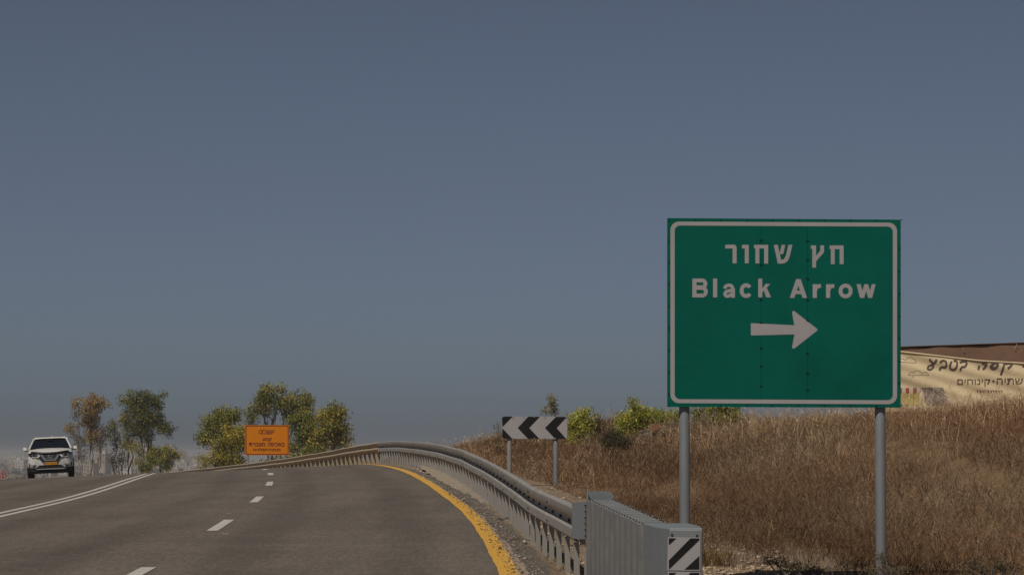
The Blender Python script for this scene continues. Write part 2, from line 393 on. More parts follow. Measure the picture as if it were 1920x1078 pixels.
# sand drift washed against the posts
ys = np.arange(48, 84, .4); k = 9; V = []; Fa = []
for j, y in enumerate(ys):
    s = math.sin(math.pi*(j+.5)/len(ys))**1.1
    a = -.12-.24*s+jig(y,.022,1.7); c = .06
    for i in range(k):
        u = i/(k-1); d = a*(1-u)+c*u
        V.append((float(Xr(y))+d, y, float(road_z(d, y))-float(DROP(y))*float(sst((d+.38)/.33))-.03+.04*min(1.0, s*1.6)+.045*s*math.sin(math.pi*u*.62)**1.2*(.75+.25*math.sin(y*2.1))))
for j in range(len(ys)-1):
    for i in range(k-1): Fa.append((j*k+i, j*k+i+1, (j+1)*k+i+1, (j+1)*k+i))
M['sand'] = mat('pale_sand', (.27,.215,.155), .95, var=.25, scale=9, dirt=(.16,.13,.10), dirt_scale=2.6, dirt_amt=.8, bump=.5, bscale=30)
tag(link('sand_drift', pm('sand_drift', V, Fa, True), M['sand']), 'pale drift of washed sand along the guardrail posts', 'sand', kind='stuff')
# dry sticks on the shoulder
def on_road(px, py):
    """ground point on the near road plane seen at this pixel"""
    s = (py-775)*.62; Y = F/s; X = (px-960)/s; return Vector((X, Y, float(road_z(X-float(Xr(Y)), Y))))
M['twig'] = mat('dry_twig', (.13,.095,.065), .9, var=.3, scale=8)
for k, (p0, p1, lb) in enumerate((((932,975),(955,973),'bent dry stick on the gravel, the one farther up the road'),((937,1010),(994,1013),'long dry stick lying from the yellow line to the posts'))):
    a, c = on_road(*p0), on_road(*p1); pts = []
    for i in range(9):
        u = i/8; p = a.lerp(c, u); pts.append(p+Vector((0, .05*math.sin(u*7+k), .02+.012*math.sin(u*11))))
    mb = MB(); mb.tube(pts, [.011-.006*abs(i-3)/6 for i in range(9)], 6)
    q = pts[4]; mb.tube([q, q+Vector((.06,.12,.03)), q+Vector((.10,.2,.035))], [.006,.004,.002], 5)
    tag(mb.build('stick', M['twig'], smooth=True), lb, 'stick')

# ------------------------------------------------------------------ guardrails
def rail_frame(Y):
    fl = max(0.0, (40-Y)/10.7); x = float(Xr(Y)) + .19*fl**1.6; dx = -(.02+.0011*max(Y-20, 0)) - .028*fl**.6; t = Vector((dx, 1, 0)).normalized()
    return Vector((x, Y, float(ground_z(x, Y, False)))), t, Vector((-t.y, t.x, 0))    # base, along, towards the road
def sweep(prof, ys, name, material, parent, wav=0.0, ph=0.0, shift=0.0, th=.006):
    """rail profile [(n, z)] swept along the rail line as a closed sheet of thickness th"""
    n = len(prof); loop = [(a, z) for a, z in prof] + [(a-th, z) for a, z in reversed(prof)]
    m = len(loop); V = []; Fa = []
    for y in ys:
        p, t, nn = rail_frame(y); wz = wav*math.sin(y*.27+ph)+wav*.5*math.sin(y*.61)
        for a, z in loop: V.append(p+nn*(a+shift)+Vector((0, 0, z+wz)))
    for i in range(len(ys)-1):
        for j in range(m): Fa.append((i*m+j, i*m+(j+1) % m, (i+1)*m+(j+1) % m, (i+1)*m+j))
    e = (len(ys)-1)*m
    for j in range(n-1): Fa.append((j, j+1, m-2-j, m-1-j)); Fa.append((e+j+1, e+j, e+m-1-j, e+m-2-j))
    mb = MB(); mb.add(V, Fa); return mb.build(name, material, parent, smooth=True)
flat = [(.020,.797),(.060,.800),(.084,.780),(.089,.690),(.070,.660),(.014,.645),(.010,.632),(.010,.588),(.014,.576),(.060,.572),(.084,.555),(.089,.462),(.070,.435),(.020,.437)]
wave = [(.010,.812),(.060,.800),(.100,.765),(.098,.745),(.040,.665),(.012,.635),(.010,.612),(.050,.600),(.100,.560),(.104,.530),(.085,.500),(.050,.455),(.015,.437)]
y_end, y_mid, y_far = 30.65, 106.0, 236.0
g1 = empty('guardrail', rail_frame(y_end)[0], 'grey galvanised double-ridge guardrail on close posts beside the yellow line', 'guardrail')
p = rail_frame(y_mid)[0]
g2 = empty('guardrail', p, 'brown weathered guardrail sloping down past the orange sign', 'guardrail')
def post_mesh(name, hgt, dep, wid, th):
    poly = [(0,0),(wid,0),(wid,-th),(th,-th),(th,-dep+th),(wid,-dep+th),(wid,-dep),(0,-dep)]     # (along, n): a channel, its web towards the camera
    mb = MB(); mb.prism([(a, n, .40) for a, n in poly], (0, 0, hgt-.40))
    mb.prism([(a+.0005, n*1.02+.072, -.25) for a, n in poly], (0, 0, .68)); return mb.mesh(name)      # the lower length stands forward, under the beam
pmesh1 = post_mesh('post', .77, .060, .045, .006); pmesh1.materials.append(M['galv'])
pmesh2 = post_mesh('post', .77, .14, .07, .008); pmesh2.materials.append(M['galv_rust'])
bolt_mb = MB(); bolt_mb.tube([(0,0,0),(0,.030,0)], .017, 6); bolt_me = bolt_mb.mesh('bolt'); bolt_me.materials.append(M['bolt'])
def put(me, name, base, t, nn, z, n, parent):
    o = bpy.data.objects.new(name, me); C.objects.link(o); o.parent = parent
    # local axes: x along the rail (away), y towards the road
    rot = Matrix((( t.x, nn.x, 0), (t.y, nn.y, 0), (0, 0, 1))).to_4x4()
    o.matrix_basis = Matrix.Translation(base + nn*n + Vector((0,0,z)) - parent.location) @ rot
    return o
y = y_end; k = 0
while y < y_mid - .1:
    y2 = min(y+4.0, y_mid)
    sweep(flat, np.linspace(y-.12, y2, 6), 'rail_beam', M['galv'], g1, .006, 0, .004*(k % 2)); y = y2; k += 1
y = y_mid; k = 0
while y < y_far - .1:
    y2 = min(y+6.0, y_far)
    sweep(wave, np.linspace(y-.12, y2, 5), 'rail_beam', M['galv_rust'], g2, .006, 0, .004*(k % 2)); y = y2; k += 1
y = y_end - 1.15; k = 0
while y < y_mid:
    b0, t0, n0 = rail_frame(y); jy = random.uniform(-.03,.03)
    o = put(pmesh1, 'post', b0, t0, n0, random.uniform(-.012,.006), -.004, g1)
    o.matrix_basis = o.matrix_basis @ Matrix.Rotation(random.uniform(-.02,.02), 4, 'X') @ Matrix.Rotation(random.uniform(-.05,.05), 4, 'Z')
    if y > y_end: put(bolt_me, 'bolt', b0, t0, n0, .607, .008, g1)
    y += 1.30
y = y_mid + 1
while y < y_far:
    b0, t0, n0 = rail_frame(y)
    put(pmesh2, 'post', b0, t0, n0, 0, -.004, g2); put(bolt_me, 'bolt', b0, t0, n0, .622, .008, g2); y += 2.5
# pairs of splice bolts on the ridges
sb = MB(); sb.tube([(0,0,0),(0,.012,0)], .013, 6); sb_me = sb.mesh('splice_bolt'); sb_me.materials.append(M['bolt'])
y = y_end
while y < y_mid:
    for z in (.725,.50):
        for dy in (-.10,.10):
            if y+dy > y_end: b0, t0, n0 = rail_frame(y+dy); put(sb_me, 'splice_bolt', b0, t0, n0, z, .089, g1)
    y += 4.0
# flat transition plate joining the rail to the cushion
mb = MB(); mb.prism([W(1072,941,30.55), W(1100.5,940,30.2), W(1100.5,1011,30.2), W(1072,1009.5,30.55)], (.006,.014,0))
pl = mb.build('transition_plate', M['galv_blue'], g1, bevel=.003)
mb = MB()
for i in range(6):
    q = W(1098, 947+i*11.3, 30.22); mb.tube([q, q+Vector((-.004,-.02,0))], .011, 6)
tag(mb.build('plate_bolts', M['bolt'], g1), kind='stuff')

# ------------------------------------------------------------------ crash cushion
def lerp(a, c, u): return a+(c-a)*u
YF, YN = 29.3, 23.9
LF, RF = W(1103,938,YF), W(1149,937,YF)
LN, RN = W(1205,985,YN), W(1262,987,YN)
cg = ground_z(float(LN.x), 26.0, False)
cush = empty('crash_cushion', (float((LN.x+RN.x)/2), 26.0, float(cg)), 'grey corrugated steel crash cushion at the end of the guardrail', 'crash cushion')
NSEG = 21
for i in range(NSEG):
    u0, u1 = i/NSEG, (i+.80)/NSEG
    g = .010 if i % 2 == 0 else .004
    A0, B0, A1, B1 = LF.lerp(LN, u0), RF.lerp(RN, u0), LF.lerp(LN, u1), RF.lerp(RN, u1)
    ex = Vector((g, 0, 0)); zt = Vector((0,0,g*.6)); bot = float(cg)+.06
    mb = MB()
    # trapezoid section: the outer face bulges between two narrow flanks
    m0, m1 = A0.lerp(A1, .28), A0.lerp(A1, .72); q0, q1 = B0.lerp(B1, .28), B0.lerp(B1, .72)
    poly = [A0, m0-ex*2.4, m1-ex*2.4, A1, B1, q1+ex*2.4, q0+ex*2.4, B0]
    V = [Vector((p.x, p.y, p.z)) + zt for p in poly] + [Vector((p.x, p.y, bot)) for p in poly]
    n = 8
    mb.add(V, [tuple(range(n)), tuple(reversed(range(n, 2*n)))] + [(j, n+j, n+(j+1) % n, (j+1) % n) for j in range(n)])
    mb.build('corrugated_panel', M['galv_mix'], cush)
    if i % 1 == 0:
        c = LF.lerp(LN, (i+.5)/NSEG) + Vector((.012, 0, .006)); e = RF.lerp(RN, (i+.5)/NSEG) + Vector((-.012, 0, .006))
        mb = MB()
        for q in (c, e): mb.tube([q, q+Vector((0,0,.012))], .007, 6)
        tag(mb.build('bolt_row', M['bolt'], cush), kind='stuff')
mb = MB()   # inner core that closes the gaps between the panels
ins = Vector((.03,0,0)); dn = Vector((0,0,-.02))
mb.prism([LF+ins+dn, LN+ins+dn, RN-ins+dn, RF-ins+dn], (0,0,-.62)); mb.build('inner_box', M['galv'], cush)
# upright bracket at the guardrail end
a, c = W(1101,921,YF+.05), W(1149,921,YF+.05); mb = MB()
zb = LF.z-.3; r_ = .03; th = .012; wd = c.x-a.x
outer = [(a.x, zb), (a.x, a.z-.004), (a.x+.01, a.z), (c.x-r_, a.z), (c.x-r_*.3, a.z-r_*.3), (c.x, a.z-r_), (c.x, zb)]
mb.prism([(x, YF+.22, z) for x, z in outer], (0, .012, 0))
mb.box((a.x-.002, YF+.02, zb), (a.x+.012, YF+.218, a.z-.002)); mb.box((c.x-.012, YF+.02, zb), (c.x+.002, YF+.218, a.z-r_-.002))
mb.build('end_bracket', M['galv_blue'], cush)
# nose
def xy(px, Y): q = W(px, 988, Y); return q.x
nose = [(xy(1206,23.88),23.88),(xy(1222,23.5),23.5),(xy(1240,23.2),23.2),(xy(1255,23.0),23.0),(xy(1317,23.0),23.0),(xy(1313,23.4),23.4),(xy(1290,23.88),23.88)]
zt = W(1285,990,23.0).z; mb = MB()
mb.prism([(x, y, zt + (.02 if i in (0, 6) else .008 if i in (1, 5) else 0)) for i, (x, y) in enumerate(nose)], (0,0,float(cg)+.04-zt))
mb.build('nose_cover', M['galv_blue'], cush, bevel=.006)
fp = 22.985; A_, B_ = W(1256,993,fp), W(1316,994,fp)
mb = MB(); mb.box((A_.x, fp, float(cg)+.03), (B_.x, fp+.012, A_.z)); mb.build('front_plate', M['galv_blue'], cush, bevel=.004)
def on_plane(px, py, Y, dy=0.0): q = W(px, py, Y); return Vector((q.x, Y-dy, q.z))
mb = MB()
for px, py in ((1260,1002),(1307,1003.5)): q = on_plane(px, py, fp); mb.tube([q, q-Vector((0,.01,0))], .010, 8)
tag(mb.build('bolt_row', M['bolt'], cush), kind='stuff')
for k in range(2):
    y0 = 1006+k*64.5; mk = MB(); cs = [(1252,y0),(1313,y0+1),(1313,y0+63.5),(1251,y0+62.5)]
    mk.prism([on_plane(px, py, fp, .004) for px, py in cs], (0,-.004,0)); pn = mk.build('marker_panel', M['sign_white'], cush)
    for poly in ([(0,1),(.24,1),(0,.79)], [(0,.29),(.71,1),(1,1),(1,.95),(0,0)], [(.52,0),(1,.43),(1,0)]):
        mk = MB(); mk.prism([on_plane(1254+u*57, y0+2.5+(1-v)*58, fp, .0095) for u, v in poly], (0,-.0015,0)); mk.build('stripe', M['sign_black'], pn)

# ------------------------------------------------------------------ text helpers
def glyph_mesh(s, offset=0.0, shear=0.0):
    c = bpy.data.curves.new('lettering', 'FONT'); c.body = s; c.offset = offset; c.shear = shear; c.resolution_u = 6
    o = bpy.data.objects.new('lettering', c); C.objects.link(o)
    dg = bpy.context.evaluated_depsgraph_get(); me = o.evaluated_get(dg).to_mesh()
    V = np.array([v.co[:] for v in me.vertices]); Fa = [tuple(p.vertices) for p in me.polygons]
    o.evaluated_get(dg).to_mesh_clear(); bpy.data.objects.remove(o); bpy.data.curves.remove(c)
    return V, Fa
def glyph_in_box(mb, s, box, place, offset=0.0):
    """fit the glyphs of s into a pixel box (x0,y0,x1,y1); place maps a pixel to a world point"""
    V, Fa = glyph_mesh(s); x0, y0, x1, y1 = box; w_ = offset; h_ = offset*.6       # offset: extra half stroke width in pixels
    x0 += w_; x1 -= w_; y0 += h_; y1 -= h_
    mn, mxx = V.min(0), V.max(0)
    U = (V[:, 0]-mn[0])/(mxx[0]-mn[0]); T = (V[:, 1]-mn[1])/(mxx[1]-mn[1])
    for k, (a, c) in enumerate(((0,0),(-1,-1),(1,-1),(-1,1),(1,1),(-1,0),(1,0)) if w_ else ((0,0),)):
        lf = Vector((0, -.00025*k, 0))
        mb.add([place(x0+(x1-x0)*u+a*w_, y1+(y0-y1)*v+c*h_)+lf for u, v in zip(U, T)], Fa)
def stroke(mb, pts, wd, place, n=6):
    """brush stroke of pixel width wd through pixel points; sub-sampled Catmull-Rom"""
    P = [np.array(p, float) for p in pts]; P = [2*P[0]-P[1]] + P + [2*P[-1]-P[-2]]; out = []
    for i in range(1, len(P)-2):
        for k in range(n):
            t = k/n; a, b_, c, d = P[i-1:i+3]
            out.append(.5*((2*b_)+(-a+c)*t+(2*a-5*b_+4*c-d)*t*t+(-a+3*b_-3*c+d)*t**3))
    out.append(P[-2]); V = []; Fa = []
    for i, p in enumerate(out):
        tg = out[min(i+1, len(out)-1)]-out[max(i-1, 0)]; tg = tg/(np.linalg.norm(tg)+1e-9); nn = np.array([-tg[1], tg[0]])*wd/2
        V += [place(*(p+nn)), place(*(p-nn))]
    for i in range(len(out)-1): Fa.append((2*i, 2*i+1, 2*i+3, 2*i+2))
    mb.add(V, Fa)
def rounded(x0, y0, x1, y1, r, n=7):
    pts = []
    for cx, cy, a0 in ((x1-r,y0+r,-90),(x1-r,y1-r,0),(x0+r,y1-r,90),(x0+r,y0+r,180)):
        for k in range(n+1): a = R(a0+90*k/n); pts.append((cx+r*math.cos(a), cy+r*math.sin(a)))
    return pts
def frame_ring(mb, outer, inner, place):
    n = len(outer); V = [place(*p) for p in outer]+[place(*p) for p in inner]
    mb.add(V, [(i, (i+1) % n, n+(i+1) % n, n+i) for i in range(n)])
def pole_mesh(x, y, z0, z1, r, name, material, parent):
    mb = MB(); mb.tube([(x,y,z0),(x,y,z0+.02),(x,y,z1-.01),(x,y,z1)], [r,r,r,r*.9], 20); return mb.build(name, material, parent, smooth=True)

# ------------------------------------------------------------------ green direction sign
SY = 30.5
px1, px2 = W(1284,763,SY), W(1652,764,SY)
gs = empty('road_sign', ((px1.x+px2.x)/2, SY, float(ground_z((px1.x+px2.x)/2, SY))), 'green road sign reading Black Arrow on two grey poles', 'road sign')
pg = lambda lift: (lambda px, py: on_plane(px, py, SY, lift))
M['seam'] = mat('pale_green_seam', (.03,.17,.13), .6)
ex = (1251,1427,1514,1689)
lx = lambda x, y: x + (y-586)*.0012*(1 if x > 1500 else -.6)*.8
for i in range(3):
    a, c = ex[i], ex[i+1]; g = .28
    ty = lambda x: 409+(x-1251)*3/437; by = lambda x: 762.5+(x-1251)*1.5/437
    mb = MB(); mb.prism([on_plane(a+(g if i else 0), ty(a), SY), on_plane(c-(g if i < 2 else 0), ty(c), SY), on_plane(c-(g if i < 2 else 0), by(c), SY), on_plane(a+(g if i else 0), by(a), SY)], (0,.006,0))
    pan = mb.build('panel', M['sign_green'], gs)
mb = MB()
tl = lambda pts: [(x, y+(x-1251)*2.2/437) for x, y in pts]
frame_ring(mb, tl(rounded(1257,415.5,1682,755.5,16)), tl(rounded(1265,423,1674,748,10)), pg(.0025)); mb.build('border', M['sign_white'], gs)
k_ = 4.686; hx = lambda pts: [(1300+x/k_, 440+y/k_) for x, y in pts]
heb = [[(280,90),(350,88),(366,91),(376,100),(380,114),(380,252),(345,252),(345,127),(341,122),(280,122)],
       [(427,90),(487,90),(487,252),(452,252),(452,122),(427,122)],
       [(533,90),(657,90),(657,255),(622,255),(622,122),(580,122),(580,253),(545,253),(545,122),(533,122)],
       [(707,90),(742,90),(772,222),(795,216),(812,188),(835,90),(870,90),(848,190),(832,228),(805,250),(780,255),(742,255)],
       [(1032,95),(1078,95),(1078,185),(1115,143),(1115,95),(1148,95),(1148,155),(1078,235),(1078,290),(1045,290),(1045,125),(1032,125)],
       [(1197,95),(1320,95),(1320,260),(1285,260),(1285,128),(1242,128),(1242,260),(1208,260),(1208,128),(1197,128)]]
def flat_letter(poly, place, name, material, parent):
    bm = bmesh.new(); vs_ = [bm.verts.new(place(*p)) for p in poly]; f = bm.faces.new(vs_); f.normal_update(); bmesh.ops.triangulate(bm, faces=[f])
    bmesh.ops.recalc_face_normals(bm, faces=bm.faces)
    me = bpy.data.meshes.new(name); bm.to_mesh(me); bm.free(); return link(name, me, material, parent)
for poly in heb: flat_letter(hx(poly), pg(.0025), 'letter', M['sign_white'], gs)
flat_letter(hx([(775,90),(807,90),(790,172),(757,172)]), pg(.0032), 'letter_stroke', M['sign_white'], gs)
k2 = 2.837
zl = lambda x, y: (1240+x/k2, 400+y/k2)
def bar(x0, y0, x1, y1): return [(x0,y0),(x1,y0),(x1,y1),(x0,y1)]
def arc(cx, cy, rx, ry, a0, a1, n=14): return [(cx+rx*math.cos(R(a0+(a1-a0)*i/n)), cy+ry*math.sin(R(a0+(a1-a0)*i/n))) for i in range(n+1)]
# each letter: flat polygons and 21-wide strokes, in tracing units of the sign face
bold = [
 ([bar(165,347,187,447)], [[(185,357),(212,357)]+arc(216,375,18,18,-80,80,8)+[(185,393)], [(185,397),(214,397)]+arc(217,417,20,20,-80,80,8)+[(185,437)]]),
 ([bar(275,347,297,447)], []),
 ([bar(371,401,391.5,449)], [[(337,401),(342,389),(358,382.5),(374,387),(381,404)], [(373,410),(356,413),(343,419),(338.5,430),(346,440),(360,439),(373,429)]]),
 ([], [arc(451,411,24,29,-35,-325,22)]),
 ([bar(515,347,537,447),[(534,424),(534,403),(555,375),(580,375)],[(545,410),(560,394),(584,447),(558,447)]], []),
 ([[(683,450),(717,350),(741,350),(707,450)],[(717,350),(741,350),(775,450),(751,450)],bar(704,411,754,430)], []),
 ([bar(805,377,827,450)], [[(817,412),(824,394),(834,388),(849,386)]]),
 ([bar(876,377,898,450)], [[(888,412),(895,394),(905,388),(920,386)]]),
 ([], [arc(980,413,27,28.5,0,360,28)]),
 ([[(1038,377),(1060,377),(1079,450),(1057,450)],[(1057,450),(1079,450),(1100,377),(1080,377)],[(1080,377),(1100,377),(1121,450),(1100,450)],[(1100,450),(1121,450),(1140,377),(1119,377)]], [])]
for polys, strokes in bold:
    mb = MB(); lf = .0025
    for po_ in polys: mb.add([pg(lf)(*zl(*p)) for p in po_], [tuple(range(len(po_)))]); lf += .0003
    for st in strokes: stroke(mb, [zl(*p) for p in st], (18.0 if polys and polys[0][0][0] == 371 else 20.5)/k2, pg(lf), 3); lf += .0003
    mb.build('letter', M['sign_white'], gs)
arrow = [(505,777),(886,795),(868,686),(868,676),(878,669),(890,673),(1085,825),(1092,835),(1085,845),(890,998),(878,1001),(868,995),(868,985),(888,876),(505,885)]
flat_letter(hx(arrow), pg(.0025), 'arrow', M['sign_white'], gs)
mb = MB(); q = .006
riv = [(1251+437*u/9.0+3, 412.5+.02*u) for u in range(10)] + [(1254+437*u/9.0, 759.5) for u in range(10)] + [(1254, 450+u*41) for u in range(8)] + [(1685.5, 465+u*42) for u in range(7)]
riv += [(1427+o_, y) for o_ in (-1.6,1.6) for y in (450,496,561,604,652,686,723)] + [(1514+o_, y) for o_ in (-1.6,1.6) for y in (451,486,522,562,600,662,699,730)]
for px, py in riv:
    c = on_plane(px, py, SY, .001); mb.tube([c, c-Vector((0,.010,0))], [.0075,.0055], 8)
tag(mb.build('rivets', M['rivet_green'], gs), kind='stuff')
mb = MB()
for zx in ex[1:3]:
    a, c = on_plane(zx-6, 411, SY), on_plane(zx+6, 762, SY); mb.box((a.x, SY+.0065, c.z), (c.x, SY+.012, a.z))
mb.build('joint_strips', M['seam'], gs)
mb = MB()
for zy in (455,560,700):
    a, c = on_plane(1258, zy, SY), on_plane(1682, zy+2, SY); mb.box((a.x, SY+.0125, a.z-.03), (c.x, SY+.03, a.z+.03))
mb.build('backing_rails', M['sign_back'], gs)
for q in (px1, px2):
    pole_mesh(q.x, SY+.03+.0575, float(ground_z(q.x, SY+.09))-.2, on_plane(1284, 430, SY).z, .0575, 'pole', M['pole'], gs)

# ------------------------------------------------------------------ chevron board
VY = 62.7
cp = lambda x, y: (850+x/3.849, 720+y/3.849)
pc = lambda lift: (lambda px, py: on_plane(px, py, VY, lift))
a, c = W(955,822,VY), W(1042,822,VY)
ch = empty('chevron_sign', ((a.x+c.x)/2, VY, float(ground_z((a.x+c.x)/2, VY))), 'black and white chevron board on two poles behind the guardrail', 'chevron sign')
mb = MB(); mb.prism([pc(0)(*cp(*p)) for p in ((350,232),(822,234),(822,396),(350,393))], (0,.02,0)); mb.build('panel', M['sign_white'], ch)
for poly in ([(350,233),(428,233),(354,308)], [(354,318),(350,392),(425,392)], [(540,234),(624,234),(547,315),(620,393),(538,393),(465,315)], [(740,235),(820,235),(745,315),(815,394.5),(735,394),(662,315)]):
    flat_letter([cp(*p) for p in poly], pc(.004), 'chevron', M['sign_black'], ch)
mb = MB()
for i in range(7):
    for yy_ in (238,388):
        q = pc(.004)(*cp(356+i*76, yy_)); mb.tube([q, q-Vector((0,.012,0))], .012, 6)
tag(mb.build('rivets', M['sign_back'], ch), kind='stuff')
for q in (a, c): pole_mesh(q.x, VY+.02+.055, float(ground_z(q.x, VY+.07))-.2, a.z+.4, .055, 'pole', M['pole_brown'] if q is a else M['pole'], ch)

# ------------------------------------------------------------------ orange notice board
OY = 182.0
op = lambda x, y: (450+x/13.476, 785+y/13.476)
po = lambda lift: (lambda px, py: on_plane(px, py, OY, lift))
a, c = W(465,852,OY), W(536,852,OY)
og = empty('notice_board', ((a.x+c.x)/2, OY, float(ground_z((a.x+c.x)/2, OY))), 'orange notice board with dark red Hebrew text behind the brown guardrail', 'road sign')
mb = MB(); mb.prism([po(0)(*p) for p in rounded(459,796.3,542,853.2,2)], (0,.03,0)); mb.build('panel', M['sign_orange'], og)
mb = MB(); frame_ring(mb, rounded(460.4,797.3,541,852,3), rounded(462.1,798.8,539.4,850.6,2), po(.006)); mb.build('border', M['sign_maroon'], og)
for s, bx in (('עטק',(565,478,800,580)),('הפיכאב',(700,600,1130,690)),('תרבגומ',(230,600,635,690)),('היולג/היומס',(325,735,1025,815))):
    mb = MB(); glyph_in_box(mb, s, (*op(bx[0], bx[1]), *op(bx[2], bx[3])), po(.006), .30); mb.build('lettering', M['sign_maroon'], og)
mb = MB(); L_ = po(.006)
def star(cx, cy, r):
    for k in (0, 1):
        pts = [(cx+r*math.sin(R(120*i+60*k)), cy-r*math.cos(R(120*i+60*k))) for i in (0, 1, 2, 0)]
        for i in range(3): stroke(mb, [op(*pts[i]), op(*pts[i+1])], .55, L_, 1)
star(525,330,70); star(600,330,82)
for j, (x0, x1, y0, y1, sl_) in enumerate(((660,885,283,296,0),(670,875,312,332,0),(655,850,340,355,0),(672,825,366,388,0))):
    mb.add([L_(*op(x0,y0)), L_(*op(x1,y0)), L_(*op(x1-14,y1)), L_(*op(x0,y1))], [(0,1,2,3)])
M['sign_brown'] = mat('brown_print', (.22,.035,.004), .6)
mb.build('emblem', M['sign_brown'], og)
for q in (a, c): pole_mesh(q.x, OY+.03+.05, float(ground_z(q.x, OY+.08))-.2, a.z+1.2, .05, 'pole', M['pole'], og)

# ------------------------------------------------------------------ warning triangle beyond the crest
TY = 200.0
q = W(5.5,895,TY); wt = empty('warning_sign', (q.x, TY, float(ground_z(q.x, TY))), 'small red-bordered warning triangle at the road edge behind the crest', 'road sign')
tri = lambda s: [on_plane(5.5+7.2*s*dx, 890-9.8*s*dy, TY, .0) for dx, dy in ((-1,-.5),(1,-.5),(.06,1),(-.06,1))]
M['sign_red'] = mat('red_sheeting', (.42,.03,.02), .5)
mb = MB(); mb.prism(tri(1.0), (0,.02,0)); mb.build('panel', M['sign_red'], wt)
mb = MB(); mb.prism([p_-Vector((0,.004,0)) for p_ in tri(.62)], (0,.003,0)); mb.build('face', M['sign_white'], wt)
mb = MB(); mb.prism([on_plane(5.5+dx, 890+dy, TY, .008) for dx, dy in ((-.7,-4),(.7,-4),(1.4,0),(.5,3.3),(-.5,3.3),(-1.2,0))], (0,.002,0)); mb.build('symbol', M['sign_black'], wt)
pole_mesh(q.x, TY+.06, float(ground_z(q.x, TY+.06))-.1, q.z+.3, .035, 'pole', M['pole'], wt)

# ------------------------------------------------------------------ dry grass on the bank
def blades(n, dlo, dhi, ya, yb, hgt, wid, cols, lean, ypow=1.0, edge=None, twig=0, up=0.0):
    Y = ya+(yb-ya)*rng.random(n)**ypow; d = dlo(Y)+(dhi-dlo(Y))*rng.random(n); X = Xr(Y)+d
    keep = ((wob(X*1.5+5, Y*.55)+.5*wob(X*3.3, Y*1.3+4) < .62) | (rng.random(n) < .22)) & (X/np.maximum(Y, 1) < .29) & (X/np.maximum(Y, 1) > -.06); Y, d, X = Y[keep], d[keep], X[keep]; n = len(Y)
    patch = .5+.5*np.clip(wob(X*.9+3, Y*.8)*.7+.35*rng.standard_normal(n), -1, 1)
    H = hgt*(.45+.9*rng.random(n))*(.75+.5*patch)*(.35+.65*sst((d-dlo(Y))/.7))*(.35+.65*sst((Y-28.5)/6)); z = ground_z(X, Y)-.02+up*rng.random(n)**1.5*(.3+.9*patch)*(.15+.85*sst((d-dlo(Y))/.8))*(.3+.7*sst((Y-28.5)/6))
    az = rng.random(n)*6.283; ln = lean*(.3+rng.random(n)); s = wid*(.7+.6*rng.random(n))*np.maximum(1, Y/48)
    ux, uy = np.cos(az), np.sin(az); wx, wy = -np.sin(az+rng.standard_normal(n)*.9), np.cos(az)
    b = np.stack([X, Y, z], -1); sd = np.stack([wx*s, wy*s, 0*s], -1)
    mid = b+np.stack([ux*ln*H*.3, uy*ln*H*.3, H*.55], -1); top = b+np.stack([ux*ln*H, uy*ln*H, H], -1)
    V = np.stack([b-sd, b+sd, mid-sd*.8, mid+sd*.8, top], 1)
    T = np.array([[0,1,3],[0,3,2],[2,3,4]])
    cc = np.array(cols); ci = np.clip((patch*len(cc)*.8+rng.standard_normal(n)*1.1).astype(int), 0, len(cc)-1)
    c = cc[ci]*(.75+.5*rng.random((n, 1)))*(1+.36*np.clip(wob(X*.45+1, Y*.16+2)+.5*wob(X*1.7, Y*.6), -1, 1))[:, None]; Vs = [V.reshape(-1, 3)]; Ts = [(T[None]+5*np.arange(n)[:, None, None]).reshape(-1, 3)]; Cs = [np.repeat(c, 5, 0)]; off = 5*n
    for k in range(twig):
        f = .35+.6*rng.random((n, 1)); o = b+(top-b)*f; a2 = rng.random(n)*6.283; l2 = H*(.12+.28*rng.random(n))
        tip = o+np.stack([np.cos(a2)*l2*.8, np.sin(a2)*l2*.8, l2*(.15+.7*rng.random(n))], -1); q = np.stack([np.sin(a2)*s*1.1, -np.cos(a2)*s*1.1, s*.5], -1)
        Vs.append(np.stack([o-q, o+q, tip], 1).reshape(-1, 3)); Ts.append(off+np.arange(3*n).reshape(-1, 3)); Cs.append(np.repeat(c*(.8+.5*rng.random((n, 1))), 3, 0)); off += 3*n
    return np.concatenate(Vs), np.concatenate(Ts), np.concatenate(Cs)
def grass(name, label, parts, cat='grass'):
    V, T, Cc, off = [], [], [], 0
    for v, t_, c in parts: V.append(v); T.append(t_+off); Cc.append(c); off += len(v)
    return tag(link(name, npmesh(name, np.concatenate(V), np.concatenate(T), np.clip(np.concatenate(Cc), .004, .9)), M['grass']), label, cat, kind='stuff')
brown = [(.145,.076,.040),(.183,.101,.054),(.222,.132,.073),(.27,.175,.104),(.195,.146,.093),(.37,.275,.175)]
straw = [(.48,.35,.21),(.42,.29,.17),(.34,.22,.125),(.54,.42,.27)]
DG = curve([(-60,2.8),(20,2.8),(30,2.7),(32,2.35),(34,1.9),(38,1.95),(46,2.0),(60,1.85),(110,1.45),(14000,1.45)])
D0l = lambda Y: np.minimum(D0(Y)-.55, DG(Y))
grass('dry_scrub', 'dense brown dry scrub covering the bank behind the green sign', [
    blades(112000, D0l, 12, 25, 62, .17, .0030, brown, 1.3, 1.1, twig=4, up=.24),
    blades(60000, D0l, 13, 60, 140, .22, .0042, brown, 1.1, 1.0, twig=4, up=.25)])
grass('dry_grass', 'tall pale straw grass standing up through the scrub on the bank', [
    blades(1900, D0l, 12, 27, 66, .55, .0020, straw[1:3]+brown[3:5], .7, 1.0, twig=2),
    blades(9000, lambda Y: D0(Y)+2.5, 13, 44, 140, .62, .0032, straw, .4, 1.0, twig=2)])
